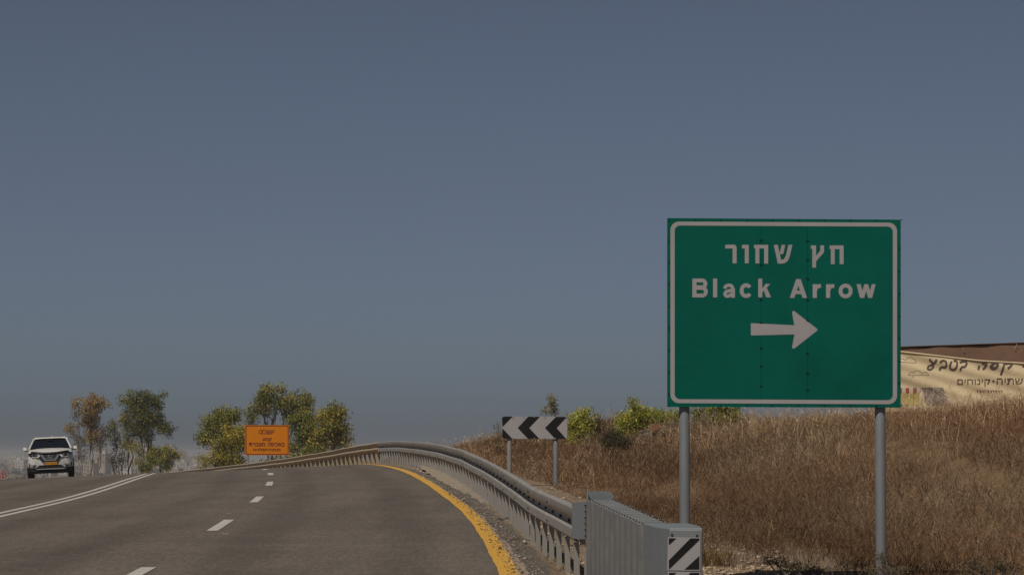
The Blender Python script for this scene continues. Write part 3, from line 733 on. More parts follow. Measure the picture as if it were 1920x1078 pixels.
# straggling dry tufts at the foot of the guardrail posts
tv = []
for k in range(46):
    y0 = 23.5+8*random.random()**1.5 if k < 26 else 30+9*random.random()
    tv.append(blades(60, lambda Y, q=random.uniform(-.3,.15): 0*Y+q, random.uniform(.15,.35), y0, y0+.35, .13, .003, straw+[(.22,.15,.06)], 1.2, twig=1))
grass('verge_tufts', 'short straw tufts at the foot of the nearest guardrail posts', tv)
grass('yellow_weeds', 'low yellow brown weeds behind the nose of the crash cushion', [blades(900, lambda Y: 0*Y+1.35, 2.1, 33.3, 35.5, .26, .003, [(.22,.13,.04),(.19,.11,.04),(.26,.17,.07)], .8, twig=3)], 'weeds')

# ------------------------------------------------------------------ leaf clouds
def leaves(cents, rads, n, size, cols, clump=.25, flat=.0, cl_n=40, sizevar=.5):
    """leaf-sized rhombi in clumps inside ellipsoids; returns V, F, colour"""
    cents = np.array(cents, float); rads = np.array(rads, float)
    vol = rads[:, 0]*rads[:, 2]; wts = vol/vol.sum()
    ncl = max(6, n//cl_n); e = rng.choice(len(cents), ncl, p=wts)
    v = rng.standard_normal((ncl, 3)); v /= np.linalg.norm(v, axis=1)[:, None]; r = rng.random(ncl)**.42
    cc = cents[e]+v*r[:, None]*rads[e]
    ctone = rng.random(ncl)
    li = rng.integers(0, ncl, n); P = cc[li]+rng.standard_normal((n, 3)).clip(-1.8, 1.8)*clump*np.array([1,1,.8])
    a = rng.standard_normal((n, 3)); a /= np.linalg.norm(a, axis=1)[:, None]
    b = rng.standard_normal((n, 3)); b -= a*(a*b).sum(1)[:, None]; b /= np.linalg.norm(b, axis=1)[:, None]
    s = size*(1-sizevar+2*sizevar*rng.random(n))[:, None]
    V = np.stack([P-a*s, P+b*s*.42, P+a*s, P-b*s*.42], 1).reshape(-1, 3)
    Fq = np.arange(4*n).reshape(-1, 4)
    cols = np.array(cols); ci = np.clip((ctone[li]*len(cols)+.45*rng.standard_normal(n)).astype(int), 0, len(cols)-1)
    c = cols[ci]*(.8+.4*rng.random((n, 1)))
    return V, Fq, np.repeat(np.clip(c, .004, .8), 4, 0)
def branch(mb, p, q, r0, r1, wob_=.12, seg=5, n=6):
    p, q = Vector(p), Vector(q); Ln = (q-p).length; pts = []
    for i in range(seg+1):
        u = i/seg; f = math.sin(math.pi*u)
        pts.append(p.lerp(q, u)+Vector((random.gauss(0,wob_), random.gauss(0,wob_), random.gauss(0,wob_*.5)))*Ln*.25*f)
    mb.tube(pts, [r0+(r1-r0)*i/seg for i in range(seg+1)], n); return pts
def tree(label, Y, ell, stems, cols, n, bark, size=.11, group='trees beyond the crest', fork=2, clump=.3):
    """ell: (px, py, rx, ry) crown lobes and stems: (base px, fork px, fork py) at distance Y"""
    s = F/Y; bx = stems[0][0]; q = W(bx, 860, Y); gz = float(ground_z(q.x, Y))
    T = empty('tree', (q.x, Y, gz), label, 'tree', group)
    cents = []; rads = []
    for px, py, rx, ry in ell:
        c = W(px, py, Y+random.uniform(-1,1)*(rx+ry)/2/s*.8); cents.append(c); rads.append((rx/s, (rx+ry)/2/s, ry/s))
    for c_, r_ in list(zip(cents, rads)):                # ragged outline: small lobes round every crown lobe
        for k in range(3):
            a_ = random.uniform(0, 6.283); cents.append(c_+Vector((math.cos(a_)*r_[0]*.95, random.uniform(-.6,.6)*r_[1], math.sin(a_)*r_[2]*.95))); f_ = random.uniform(.22,.42); rads.append((r_[0]*f_, r_[1]*f_, r_[2]*f_))
    mb = MB()
    for (b0, fx, fy, r0) in stems:
        p0 = W(b0, 860, Y); p0.z = float(ground_z(p0.x, Y))-.3; p1 = W(fx, fy, Y+random.uniform(-.5,.5))
        pts = branch(mb, p0, p1, r0, r0*.55, .10, 7, 8)
        near = sorted(range(len(cents)), key=lambda i: abs(cents[i].x-p1.x)+abs(cents[i].z-p1.z)*.5)[:5]
        for i in near:
            st = pts[random.randint(4, 7)]; e1 = branch(mb, st, cents[i], r0*.45, r0*.14, .16, 6, 5)
            for k in range(fork+2):
                tip = cents[i]+Vector((random.uniform(-.85,.85)*rads[i][0], random.uniform(-.8,.8)*rads[i][1], random.uniform(-.4,.9)*rads[i][2]))
                branch(mb, e1[random.randint(3, 6)], tip, r0*.14, r0*.05, .18, 4, 4)
    mb.build('trunk', bark, T, smooth=True)
    V, Fq, c = leaves([tuple(a) for a in cents], rads, int(n*1.4), size*1.1, cols, clump, cl_n=44)
    link('crown', npmesh('crown', V, Fq, c), M['leaf'], T)
    return T
olive = [(0.1401,0.1621,0.0345),(0.1961,0.2108,0.0446),(0.2803,0.2636,0.0543),(0.3972,0.3243,0.0692)]
dark = [(0.0686,0.086,0.0222),(0.1067,0.119,0.0282),(0.1525,0.1588,0.0363),(0.2287,0.1985,0.0444)]
yel = [(0.1626,0.168,0.0334),(0.2709,0.2439,0.0429),(0.4335,0.3388,0.0478),(0.569,0.42,0.0668)]
amber = [(0.2447,0.1819,0.0794),(0.3561,0.2305,0.0794),(0.445,0.279,0.0863),(0.3116,0.2667,0.1362)]
grey = [(0.1546,0.1368,0.106),(0.1987,0.1723,0.1325),(0.1214,0.1148,0.0795)]
z1 = lambda L: [(x/4.9, 700+y/4.9, rx/4.9, ry/4.9) for x, y, rx, ry in L]
z3 = lambda L: [(350+x/4.9, 700+y/4.9, rx/4.9, ry/4.9) for x, y, rx, ry in L]
TA = 335
tree('amber leaved thin tree with bare lower stems beside the white car', TA, z1([(850,250,110,60),(700,265,45,40),(840,340,85,80),(920,290,80,50),(830,450,60,70),(840,570,70,70),(655,500,45,40)]),
     [(168,172,812,.16),(160,146,800,.09),(176,192,810,.10)], amber, 5200, M['bark'], .10)
tree('sparse greyish tree mixed in with the amber leaved one', TA+6, z1([(720,360,60,60),(950,540,60,90),(740,630,60,60),(880,650,80,60),(700,560,50,60),(770,760,60,70)]),
     [(172,196,800,.07),(152,148,790,.07)], grey, 1500, M['bark'], .10)
tree('dark green broad tree with a pale forked trunk', TA+2, z1([(1330,240,80,70),(1430,250,90,70),(1250,300,90,80),(1370,350,120,80),(1400,450,100,80),(1300,480,110,80),(1500,510,70,60),(1550,510,50,45),(1360,580,80,50),(1330,420,90,80)]),
     [(278,279,830,.2),(278,284,826,.14),(270,266,812,.12)], dark, 8500, M['bark'], .11)
tree('low dark bushy tree under the pale forked trunk', TA-4, z1([(1470,730,80,55),(1560,730,75,55),(1400,790,70,60),(1500,820,90,60),(1290,840,70,60),(1270,700,50,50)]),
     [(300,302,845,.12),(268,262,856,.08)], olive, 3800, M['bark_dark'], .11)
tree('thin dusty tree with a rusty top at the edge of the dark green one', TA+4, z1([(1180,180,45,30),(1170,260,65,50),(1180,380,75,70),(1210,500,80,80),(1130,440,40,60),(1180,620,70,70)]),
     [(244,243,815,.13),(250,238,800,.08)], olive+amber[:1], 3000, M['bark_dark'], .10)
tree('half bare grey stemmed tree between the amber and dark green trees', TA+9, z1([(1035,385,32,26),(1040,480,40,60),(1060,600,55,70),(1100,690,60,70),(1070,800,70,70)]),
     [(222,214,790,.09),(225,224,810,.08)], grey+olive[1:2], 1300, M['bark'], .10)
TD = 232
tree('round green tree with yellowing lower leaves left of the orange board', TD, z3([(290,370,80,55),(420,390,55,55),(350,420,100,60),(230,450,70,60),(270,540,90,65),(190,610,75,38),(210,530,55,45),(360,530,60,60)]),
     [(410,412,805,.13),(420,428,800,.09)], olive, 5200, M['bark_dark'], .085)
tree('yellow leaved bush tree hanging over the guardrail below the round green tree', TD-5, z3([(430,520,75,60),(410,640,110,75),(300,680,75,60),(480,640,60,90),(330,790,120,60),(190,810,65,55),(450,790,80,50),(500,560,35,60)]),
     [(432,434,830,.11),(405,404,842,.08)], yel, 6200, M['bark_dark'], .085)
tree('tall airy eucalyptus standing behind the orange board', TD+6, z3([(740,180,65,70),(845,150,50,50),(690,250,70,60),(800,250,90,60),(640,320,60,50),(740,340,80,40),(900,280,80,60),(1010,220,60,65),(1090,240,50,55),(1050,320,80,50),(950,350,70,40),(600,420,55,60),(1110,300,35,40)]),
     [(512,513,800,.15),(516,532,790,.10),(510,497,790,.10),(520,548,786,.08)], olive+yel[1:2]+grey[:1], 6000, M['bark_dark'], .085, clump=.26)
tree('dark green spreading tree at the right edge of the orange board', TD+2, z3([(1080,420,75,60),(1130,500,70,70),(1060,560,80,60),(960,500,40,60),(1000,680,90,50),(1120,620,80,60),(1000,420,50,40)]),
     [(572,574,810,.12),(570,556,825,.08)], olive+yel[:1], 4600, M['bark_dark'], .085)
tree('golden leaved tree leaning over the guardrail', TD-3, z3([(1350,330,70,50),(1300,400,75,60),(1420,370,50,50),(1250,460,60,60),(1350,470,90,60),(1450,500,60,70),(1300,570,90,60),(1430,590,75,55),(1220,600,60,60),(1350,660,110,45),(1180,690,70,35)]),
     [(618,620,800,.12),(612,606,812,.08),(622,640,806,.08)], yel+olive[1:2], 6600, M['bark_dark'], .085)
tree('low dark shrubby tree seen through the posts of the brown guardrail', TD-8, z3([(1000,800,120,60),(1250,780,130,60),(1480,770,110,60),(760,850,90,45),(1150,720,110,40)]), [(600,600,850,.08),(560,558,856,.06)], olive+dark[:2], 4200, M['bark_dark'], .085)

# ------------------------------------------------------------------ bushes on the bank
def bush(label, Y, ell, cols, n, size=.035, cat='bush', name='bush', clump=.09, stems=7, dep=.8):
    s = F/Y; x0 = sum(e[0] for e in ell)/len(ell); q = W(x0, 800, Y); gz = float(ground_z(q.x, Y))
    B = empty(name, (q.x, Y, gz), label, cat)
    cents = []; rads = []
    for px, py, rx, ry in ell: cents.append(W(px, py, Y+random.uniform(-.3,.3))); rads.append((rx/s, (rx+ry)/2/s*dep, ry/s))
    for c_, r_ in list(zip(cents, rads)):                # skirts reaching down to the ground
        g_ = float(ground_z(c_.x, c_.y))
        if cat == 'bush' and c_.z-r_[2] > g_: h_ = (c_.z-r_[2]*.5-g_)/2; cents.append(Vector((c_.x, c_.y, g_+h_))); rads.append((r_[0]*.75, r_[1]*.75, h_))
    mb = MB()
    for k in range(stems):
        i = k % len(cents); p0 = Vector((q.x+random.uniform(-.15,.15), Y+random.uniform(-.1,.1), gz-.05))
        if abs(cents[i].x-q.x) > .5: p0.x = cents[i].x+random.uniform(-.15,.15); p0.z = float(ground_z(p0.x, Y))-.05
        tip = cents[i]+Vector((random.uniform(-.7,.7)*rads[i][0], random.uniform(-.6,.6)*rads[i][1], random.uniform(.2,.95)*rads[i][2])); branch(mb, p0, tip, .014, .004, .12, 5, 5)
    mb.build('stems', M['bark_dark'], B)
    V, Fq, c = leaves([tuple(a) for a in cents], rads, int(n*1.45), size, cols, clump, cl_n=26)
    link('foliage', npmesh('foliage', V, Fq, c), M['leaf'], B); return B
zb = lambda L: [(850+x/3.849, 720+y/3.849, rx/3.849, ry/3.849) for x, y, rx, ry in L]
lime = [(0.2204,0.2498,0.0411),(0.3232,0.338,0.053),(0.4407,0.4261,0.0645),(0.5584,0.4996,0.1028)]
oliv2 = [(0.17,0.153,0.068),(0.238,0.204,0.085),(0.1275,0.119,0.051),(0.289,0.238,0.102)]
bush('slender yellowish sapling rising behind the chevron board', 98, zb([(710,100,9,28),(718,150,16,34),(730,195,18,30),(665,185,10,30),(680,215,14,22)]), [(.26,.22,.07),(.32,.27,.09),(.22,.20,.05)], 620, .032, 'sapling', 'sapling')
bush('rounded lime green bush beside the chevron board', 90, zb([(900,260,70,60),(960,220,50,55),(920,220,50,45),(990,270,40,45),(880,300,55,40),(850,270,30,50)]), lime, 4200)
bush('small reddish dry shrub beside the rounded lime bush', 90.5, zb([(1045,270,28,35),(1060,295,30,25),(1085,305,25,22)]), [(.13,.07,.035),(.11,.075,.03),(.15,.11,.04)], 700)
bush('large lime green bush with a twig sticking out of its top', 83, zb([(1330,210,70,65),(1260,260,65,60),(1400,230,60,60),(1240,320,50,45),(1300,290,70,60),(1400,290,50,40),(1290,120,14,20),(1310,145,14,20),(1210,260,30,40)]), lime, 7200)
bush('green bush against the left pole of the green sign', 85, zb([(1480,230,60,50),(1560,250,60,50),(1600,240,45,45),(1540,300,60,35),(1470,280,50,40),(1595,300,30,25)]), [(.05,.065,.014)]+lime[:3], 4600)
zc = lambda L: [(1130+x/6.62, 730+y/6.62, rx/6.62, ry/6.62) for x, y, rx, ry in L]
bush('green and amber bush showing below the green sign panel', 86, zc([(1200,290,110,90),(1330,270,110,90),(1480,260,120,90),(1620,260,110,80),(1400,360,140,60),(1230,380,100,60),(1600,370,110,55),(1720,360,80,50),(1500,190,150,60)]), lime+[(.13,.085,.03),(.05,.06,.015)], 6500)
bush('thin pale weedy shrub beyond the chevron board', 96, zb([(315,300,22,25),(330,325,18,18)]), oliv2, 160, .03)
bush('grey green weedy shrub below the large lime bush', 74, zb([(1150,380,70,40),(1220,420,70,40),(1110,420,50,30)]), [(.085,.075,.04),(.11,.095,.05),(.065,.06,.03)], 2600, .022, 'shrub', 'shrub', dep=.5)
bush('grey green weed growing round the right pole of the green sign', 30.1, [(1640,1072,14,12),(1656,1062,15,18),(1684,1072,22,12),(1650,1044,7,10)], [(.17,.145,.08),(.22,.19,.11),(.13,.11,.06)], 900, .010, 'weed', 'weed', .03, 16, .5)
bush('dark twiggy weed at the foot of the bank right of the pole', 29.6, [(1830,1070,36,22),(1870,1062,30,20),(1900,1072,25,16)], [(.09,.065,.035),(.13,.10,.055),(.17,.135,.075)], 1100, .013, 'weed', 'weed', .03, 14, .5)
bush('low olive weed at the edge of the rubble patch', 31.5, [(1490,1062,26,8),(1530,1068,26,8),(1450,1053,24,6)], [(.10,.08,.045),(.14,.115,.065),(.17,.14,.08)], 1100, .011, 'weed', 'weed', .03, 14, .6)
# brushwood pile with a rusty sheet
q = W(1228,806,80); q.z = float(ground_z(q.x, 80))
bp_ = empty('brushwood_pile', q, 'heap of cut dead branches in front of the large lime bush', 'branches')
for k in range(60):
    a = Vector((q.x+random.uniform(-.55,.75), 80+random.uniform(-.5,.4), 0)); a.z = float(ground_z(a.x, a.y))+random.uniform(.15,.45)
    an = random.uniform(-.5,1.2); Ln = random.uniform(.3,.9)
    mb = MB(); branch(mb, a, a+Vector((math.cos(an)*Ln, random.uniform(-.3,.3), math.sin(an)*Ln*.35)), .013, .005, .15, 4, 5); mb.build('dead_branch', M['twig'] if k % 3 else M['bark'], bp_)
M['rust'] = mat('rusty_sheet', (.13,.055,.022), .9, var=.3, scale=8)
c = [W(1219,797,79.4), W(1234,795,79.6), W(1240,803,79.3), W(1230,806,79.1), W(1222,809,79.0)]
mb = MB(); mb.prism(c, (0,.08,.03)); tag(mb.build('rusty_sheet', M['rust'], bevel=.005), 'bent rusty brown sheet lying on the branch heap', 'scrap metal')

# ------------------------------------------------------------------ cafe banner and the brown shelter behind it
BY = 58.0
kb = 8.348; zz_ = lambda x, y: (1690+x/kb, 640+y/kb)
def wr(X, Z):
    """wrinkles fanning from the tied upper left corner"""
    a = math.atan2(Z-4.05+1.2, X-6.6)
    u = X-7.6; v = Z-(CZ+2.05)
    return .020*math.sin(9*(v+.42*u)+.8*u*u)*math.exp(-.35*max(u+.2,0)) + .008*math.sin(23*(v+.30*u)+1.2) + .010*math.sin(5*u+3*v)
def pb(lift):
    def f(px, py):
        q = W(px, py, BY); return Vector((q.x, BY+wr(q.x, q.z)-lift, q.z))
    return f
topy = lambda px: 655+ (px-1650)*.115 - max(0, px-1840)*.06 - 0.0
q0 = W(1800,760,BY); gz = float(ground_z(q0.x, BY))
bn = empty('banner', (q0.x, BY, gz), 'cream cafe banner with hand painted Hebrew letters and cloud drawings', 'banner')
nx_, ny_ = 110, 46; V = []; Fa = []
for j in range(ny_+1):
    for i in range(nx_+1):
        px = 1640+i*(2010-1640)/nx_; a = topy(px); py = a+(772-a)*j/ny_
        p = pb(0)(px, py)
        pass
        V.append(p)
for j in range(ny_):
    for i in range(nx_): k = j*(nx_+1)+i; Fa.append((k, k+1, k+nx_+2, k+nx_+1))
n0_ = len(V); V += [p+Vector((0,.004,0)) for p in V]; Fa += [tuple(reversed([i+n0_ for i in f])) for f in Fa]
M['canvas'] = mat('cream_canvas', (.70,.56,.345), .9, var=.10, scale=1.5, dirt=(.56,.44,.26), dirt_scale=1.2, dirt_amt=.5)
M['ink'] = mat('dark_brown_paint', (.11,.078,.06), .8); M['ink2'] = mat('brown_paint', (.13,.075,.05), .8)
link('cloth', pm('cloth', V, Fa, True), M['canvas'], bn)
mb = MB(); pts = [pb(.004)(1640+i*9.25, topy(1640+i*9.25)-.3) for i in range(41)]; mb.tube(pts, .016, 8); mb.build('rope_hem', M['canvas'], bn, smooth=True)
brush = [[(435,275),(490,345),(500,400),(450,440),(412,425),(430,385),(470,370),(520,330),(550,280)],
 [(600,330),(640,300),(690,312),(702,360),(680,405),(640,400),(612,415),(596,455)],
 [(785,310),(756,380),(770,430),(820,440),(860,400),(872,340),(858,303),(815,305)],
 [(912,332),(960,312),(1010,312),(1022,350),(990,395),(945,400),(915,455)],
 [(1255,345),(1320,335),(1322,370),(1280,440)],[(1222,375),(1203,440)],
 [(1402,345),(1500,338),(1500,375),(1470,410),(1430,425),(1396,400),(1412,372),(1440,372)],
 [(1590,350),(1725,340),(1705,390),(1660,420)],[(1602,372),(1552,525)],[(1895,385),(1960,380),(1985,420)]]
mb = MB(); jt = 0
for st in brush:
    jt += .0006; stroke(mb, [zz_(*p) for p in st], 3.5, pb(.006+jt), 6)
mb.build('painted_letters', M['ink'], bn)
for s, bx in (('םיחוניק',(875,590,1390,705)),('היתש',(1490,575,1900,668))):
    V_, F_ = glyph_mesh(s, .004); mb = MB(); mn, mxx = V_.min(0), V_.max(0)
    mb.add([pb(.007)(*zz_(bx[0]+(bx[2]-bx[0])*(v[0]-mn[0])/(mxx[0]-mn[0]), bx[3]+(bx[1]-bx[3])*(v[1]-mn[1])/(mxx[1]-mn[1]))) for v in V_], F_)
    mb.build('painted_letters', M['ink2'], bn)
mb = MB(); mb.add([pb(.007)(*zz_(1440+18*math.cos(a), 620+18*math.sin(a))) for a in np.linspace(0, 6.28, 11)[:-1]], [tuple(range(10))]); mb.build('painted_dot', M['ink2'], bn)
mb = MB()
for i, x in enumerate(range(1170, 1590, 42)):
    stroke(mb, [zz_(x, 765+(i*37 % 11)), zz_(x+26, 768), zz_(x+24, 800)], 1.1, pb(.007+.0004*i), 3)
mb.build('painted_line', M['sign_maroon'], bn)
mb = MB()
for j, st in enumerate(([(110,527),(130,492),(165,478),(195,488),(212,462),(250,452),(295,470),(322,502),(350,480),(395,482),(425,528),(340,522),(250,528),(110,527)],
           [(-60,325),(-30,270),(20,268),(62,292),(105,255),(150,248),(200,272),(238,328),(150,330),(60,322),(-60,325)],[(165,552),(185,548),(205,556)])):
    stroke(mb, [zz_(*p) for p in st], .55, pb(.006+.0006*j), 5)
mb.build('cloud_outline', M['ink'], bn)
M['awn_red'] = mat('faded_red_paint', (.30,.06,.035), .85, var=.2); M['awn_white'] = mat('faded_white_paint', (.5,.42,.32), .85); M['awn_yel'] = mat('faded_yellow_paint', (.46,.35,.12), .85, var=.2, scale=5)
M['awn_grey'] = mat('grey_scribble', (.23,.185,.165), .9, var=.4, scale=14, dirt=(.45,.40,.33), dirt_scale=7, dirt_amt=.8)
for i in range(-3, 5):
    x = 10+i*58
    fl = [(x,728),(x+58,728),(x+58,790),(x+46,812),(x+29,820),(x+12,812),(x,790)]
    V_ = [pb(.006)(*zz_(a, c)) for a, c in fl]; mb = MB(); mb.add(V_, [tuple(range(7))]); mb.build('awning_scallop', M['awn_red'] if i % 2 else M['awn_white'], bn)
def grid_print(name, x0, y0, x1, y1, material, sl_=0.0, lift=.005, nx=12, ny=8):
    V_ = [pb(lift)(*zz_(x0+(x1-x0)*i/nx+sl_*j/ny, y0+(y1-y0)*j/ny)) for j in range(ny+1) for i in range(nx+1)]
    link(name, pm(name, V_, [(j*(nx+1)+i, j*(nx+1)+i+1, (j+1)*(nx+1)+i+1, (j+1)*(nx+1)+i) for j in range(ny) for i in range(nx)]), material, bn)
grid_print('painted_wall', -190, 790, 280, 1000, M['awn_yel'], lift=.004)
grid_print('painted_board', 310, 722, 650, 1000, M['awn_grey'], 90, .005)
mb = MB()
for j, st in enumerate(([(490,725),(620,830),(700,900)],[(530,725),(660,820),(720,870)],[(300,722),(650,722)],[(650,722),(715,900)],[(480,780),(560,850),(640,900)])): stroke(mb, [zz_(*p) for p in st], .7 if j in (2,3) else 1.5, pb(.008+.0005*j), 4)
mb.build('painted_lines', M['awn_white'], bn)
M['lath'] = mat('wooden_post', (.16,.11,.07), .9, var=.3, scale=6)
for px in (1646, 1836, 2004):
    p = W(px, topy(px), BY); pole_mesh(p.x, BY+.09, float(ground_z(p.x, BY+.09))-.2, p.z+.02, .03, 'post', M['lath'], bn)
# shelter
M['tarp'] = mat('brown_shade_cloth', (.215,.125,.078), .95, var=.14, scale=2.2, dirt=(.15,.085,.055), dirt_scale=3.0, dirt_amt=.5, bump=.3, bscale=6)
HY = 58.9
sh = empty('shelter', (W(1850,700,HY+1).x, HY+1.2, float(ground_z(W(1850,700,HY).x, HY+1.2))), 'low shelter of brown shade cloth standing behind the cream banner', 'shelter')
shz = lambda px: 651.5-(px-1690)*.034
nx_, ny_ = 60, 14
def tarp_wall(name, pa, pb2, za, zb2, z0, amp):
    V_, F_ = [], []
    for j in range(ny_+1):
        for i in range(nx_+1):
            u, v = i/nx_, j/ny_; p = pa.lerp(pb2, u); zt_ = za+(zb2-za)*u+.012*math.sin(u*23)*(1-v); p.z = zt_*(1-v)+z0*v
            p.y += amp*(math.sin(u*17+v*3)+.6*math.sin(u*41-v*5))*(.35+v)
            V_.append(p)
    for j in range(ny_):
        for i in range(nx_): k = j*(nx_+1)+i; F_.append((k, k+1, k+nx_+2, k+nx_+1))
    n_ = len(V_); V_ += [p+Vector((0,.01,0)) for p in V_]; F_ += [tuple(reversed([i+n_ for i in f])) for f in F_]
    return link(name, pm(name, V_, F_, True), M['tarp'], sh)
A, Bq = W(1662,shz(1662),HY), W(2030,shz(2030),HY); z0 = float(ground_z(A.x, HY))-.1
tarp_wall('front_cloth', A.copy(), Bq.copy(), A.z, Bq.z, z0, .02)
bk = Vector((0,2.6,0)); tarp_wall('back_cloth', A+bk, Bq+bk, A.z-.15, Bq.z-.15, z0, .02)
mb = MB(); mb.prism([A+Vector((-.02,-.03,.012)), Bq+Vector((.02,-.03,.012)), Bq+bk+Vector((.02,.03,-.13)), A+bk+Vector((-.02,.03,-.13))], (0,0,.012)); mb.build('roof_cloth', M['tarp'], sh)
mb = MB(); mb.prism([A, A+bk+Vector((0,0,-.15)), Vector((A.x,HY+2.6,z0)), Vector((A.x,HY,z0))], (-.01,0,0)); mb.build('side_cloth', M['tarp'], sh)
for px in (1672, 1850, 2020):
    for k in (.06, 2.5):
        p = W(px, shz(px), HY); pole_mesh(p.x, HY+k, z0-.2, p.z-.01-.05*k, .03, 'post', M['lath'], sh)
mb = MB()
for px, py in ((1806,653),(1903,651),(1906,646)): c = W(px, py, HY-.05); mb.tube([c, c-Vector((0,.01,0))], .012, 7)
tag(mb.build('eyelets', M['awn_white'], sh), kind='stuff')

# ------------------------------------------------------------------ white SUV
CY = 116.5
q = W(96.5, 896, CY); dq = q.x-float(Xr(CY)); cz = float(road_z(dq, CY))
car = empty('car', (q.x, CY, cz), 'white sport utility car with a black bonnet guard driving over the crest', 'car', rz=math.atan2(.150, 1))
roll = -float(Ez(CY)); car.rotation_euler = (0, roll, math.atan2(.150, 1))
M['car_white'] = mat('white_car_paint', (.55,.54,.50), .28, var=.04, scale=3, dirt=(.52,.49,.44), dirt_scale=2.5, dirt_amt=.4)
M['car_black'] = mat('black_plastic', (.012,.012,.013), .5, var=.2, scale=8)
M['car_glass'] = mat('dark_car_glass', (.006,.008,.013), .06, spec=.5)
M['chrome'] = mat('chrome_trim', (.55,.55,.58), .18, .9)
M['lamp'] = mat('head_lamp_lens', (.02,.021,.024), .25, .0)
M['lamp_white'] = mat('lamp_strip', (.75,.73,.68), .2)
M['tyre'] = mat('tyre_rubber', (.018,.017,.016), .85, var=.2, scale=10)
M['rim'] = mat('alloy_rim', (.35,.35,.36), .35, .8)
M['plate'] = mat('yellow_plate', (.60,.26,.01), .5); M['plate_blue'] = mat('blue_plate_strip', (.15,.15,.35), .5)
M['silver'] = mat('silver_skid', (.42,.41,.40), .35, .5)
def carpart(mb, name, m, smooth=True, bevel=0.0, parent=car): return mb.build(name, M[m], parent, smooth, bevel, world=False)
# body: half-profiles (x, z) at stations along the length, front at -y
def loft(sts, name, m):
    V = []; Fa = []; n = None
    for y, prof in sts:
        full = [(x, y, z) for x, z in prof] + [(-x, y, z) for x, z in reversed(prof) if x > 1e-6]
        n = len(full); V += full
    for i in range(len(sts)-1):
        for j in range(n): Fa.append((i*n+j, i*n+(j+1) % n, (i+1)*n+(j+1) % n, (i+1)*n+j))
    Fa.append(tuple(range(n))); Fa.append(tuple(reversed(range((len(sts)-1)*n, len(sts)*n))))
    mb = MB(); mb.add(V, Fa); return carpart(mb, name, m)
def prof(zb, wb, w1, w2, wt, zt, cr):    # bottom z, bottom half width, widest low, widest high, shoulder, top z, crown
    return [(0,zb),(wb,zb),(w1,zb+.06),(w1+.012,.58),(w2,.80),(w2-.02,zt-.10),(wt,zt-.015),(wt*.55,zt+cr*.7),(0,zt+cr)]
loft([(-2.30,prof(.45,.50,.60,.60,.42,.97,.0)),(-2.24,prof(.43,.66,.74,.74,.58,1.03,.015)),(-2.14,prof(.42,.76,.84,.83,.70,1.075,.03)),(-1.95,prof(.41,.80,.895,.88,.76,1.115,.04)),
      (-1.55,prof(.40,.80,.91,.905,.80,1.155,.045)),(-1.05,prof(.40,.80,.908,.91,.84,1.19,.04)),(-.6,prof(.40,.80,.905,.91,.87,1.20,.03)),(.8,prof(.40,.80,.905,.91,.875,1.21,.03)),(1.9,prof(.40,.80,.90,.90,.86,1.22,.03)),(2.22,prof(.42,.74,.86,.86,.80,1.16,.02)),(2.33,prof(.46,.66,.76,.76,.70,1.08,.0))], 'body', 'car_white')
# cabin of dark glass
def cab(z): u = (z-1.10)/.53; return u
cv = [(-.82,-1.02,1.20),(.82,-1.02,1.20),(.845,2.05,1.21),(-.845,2.05,1.21),(-.635,-.22,1.625),(.635,-.22,1.625),(.62,1.72,1.62),(-.62,1.72,1.62)]
mb = MB(); mb.add(cv, [(0,1,5,4),(1,2,6,5),(2,3,7,6),(3,0,4,7),(4,5,6,7),(3,2,1,0)]); carpart(mb, 'cabin_glass', 'car_glass', False, .02)
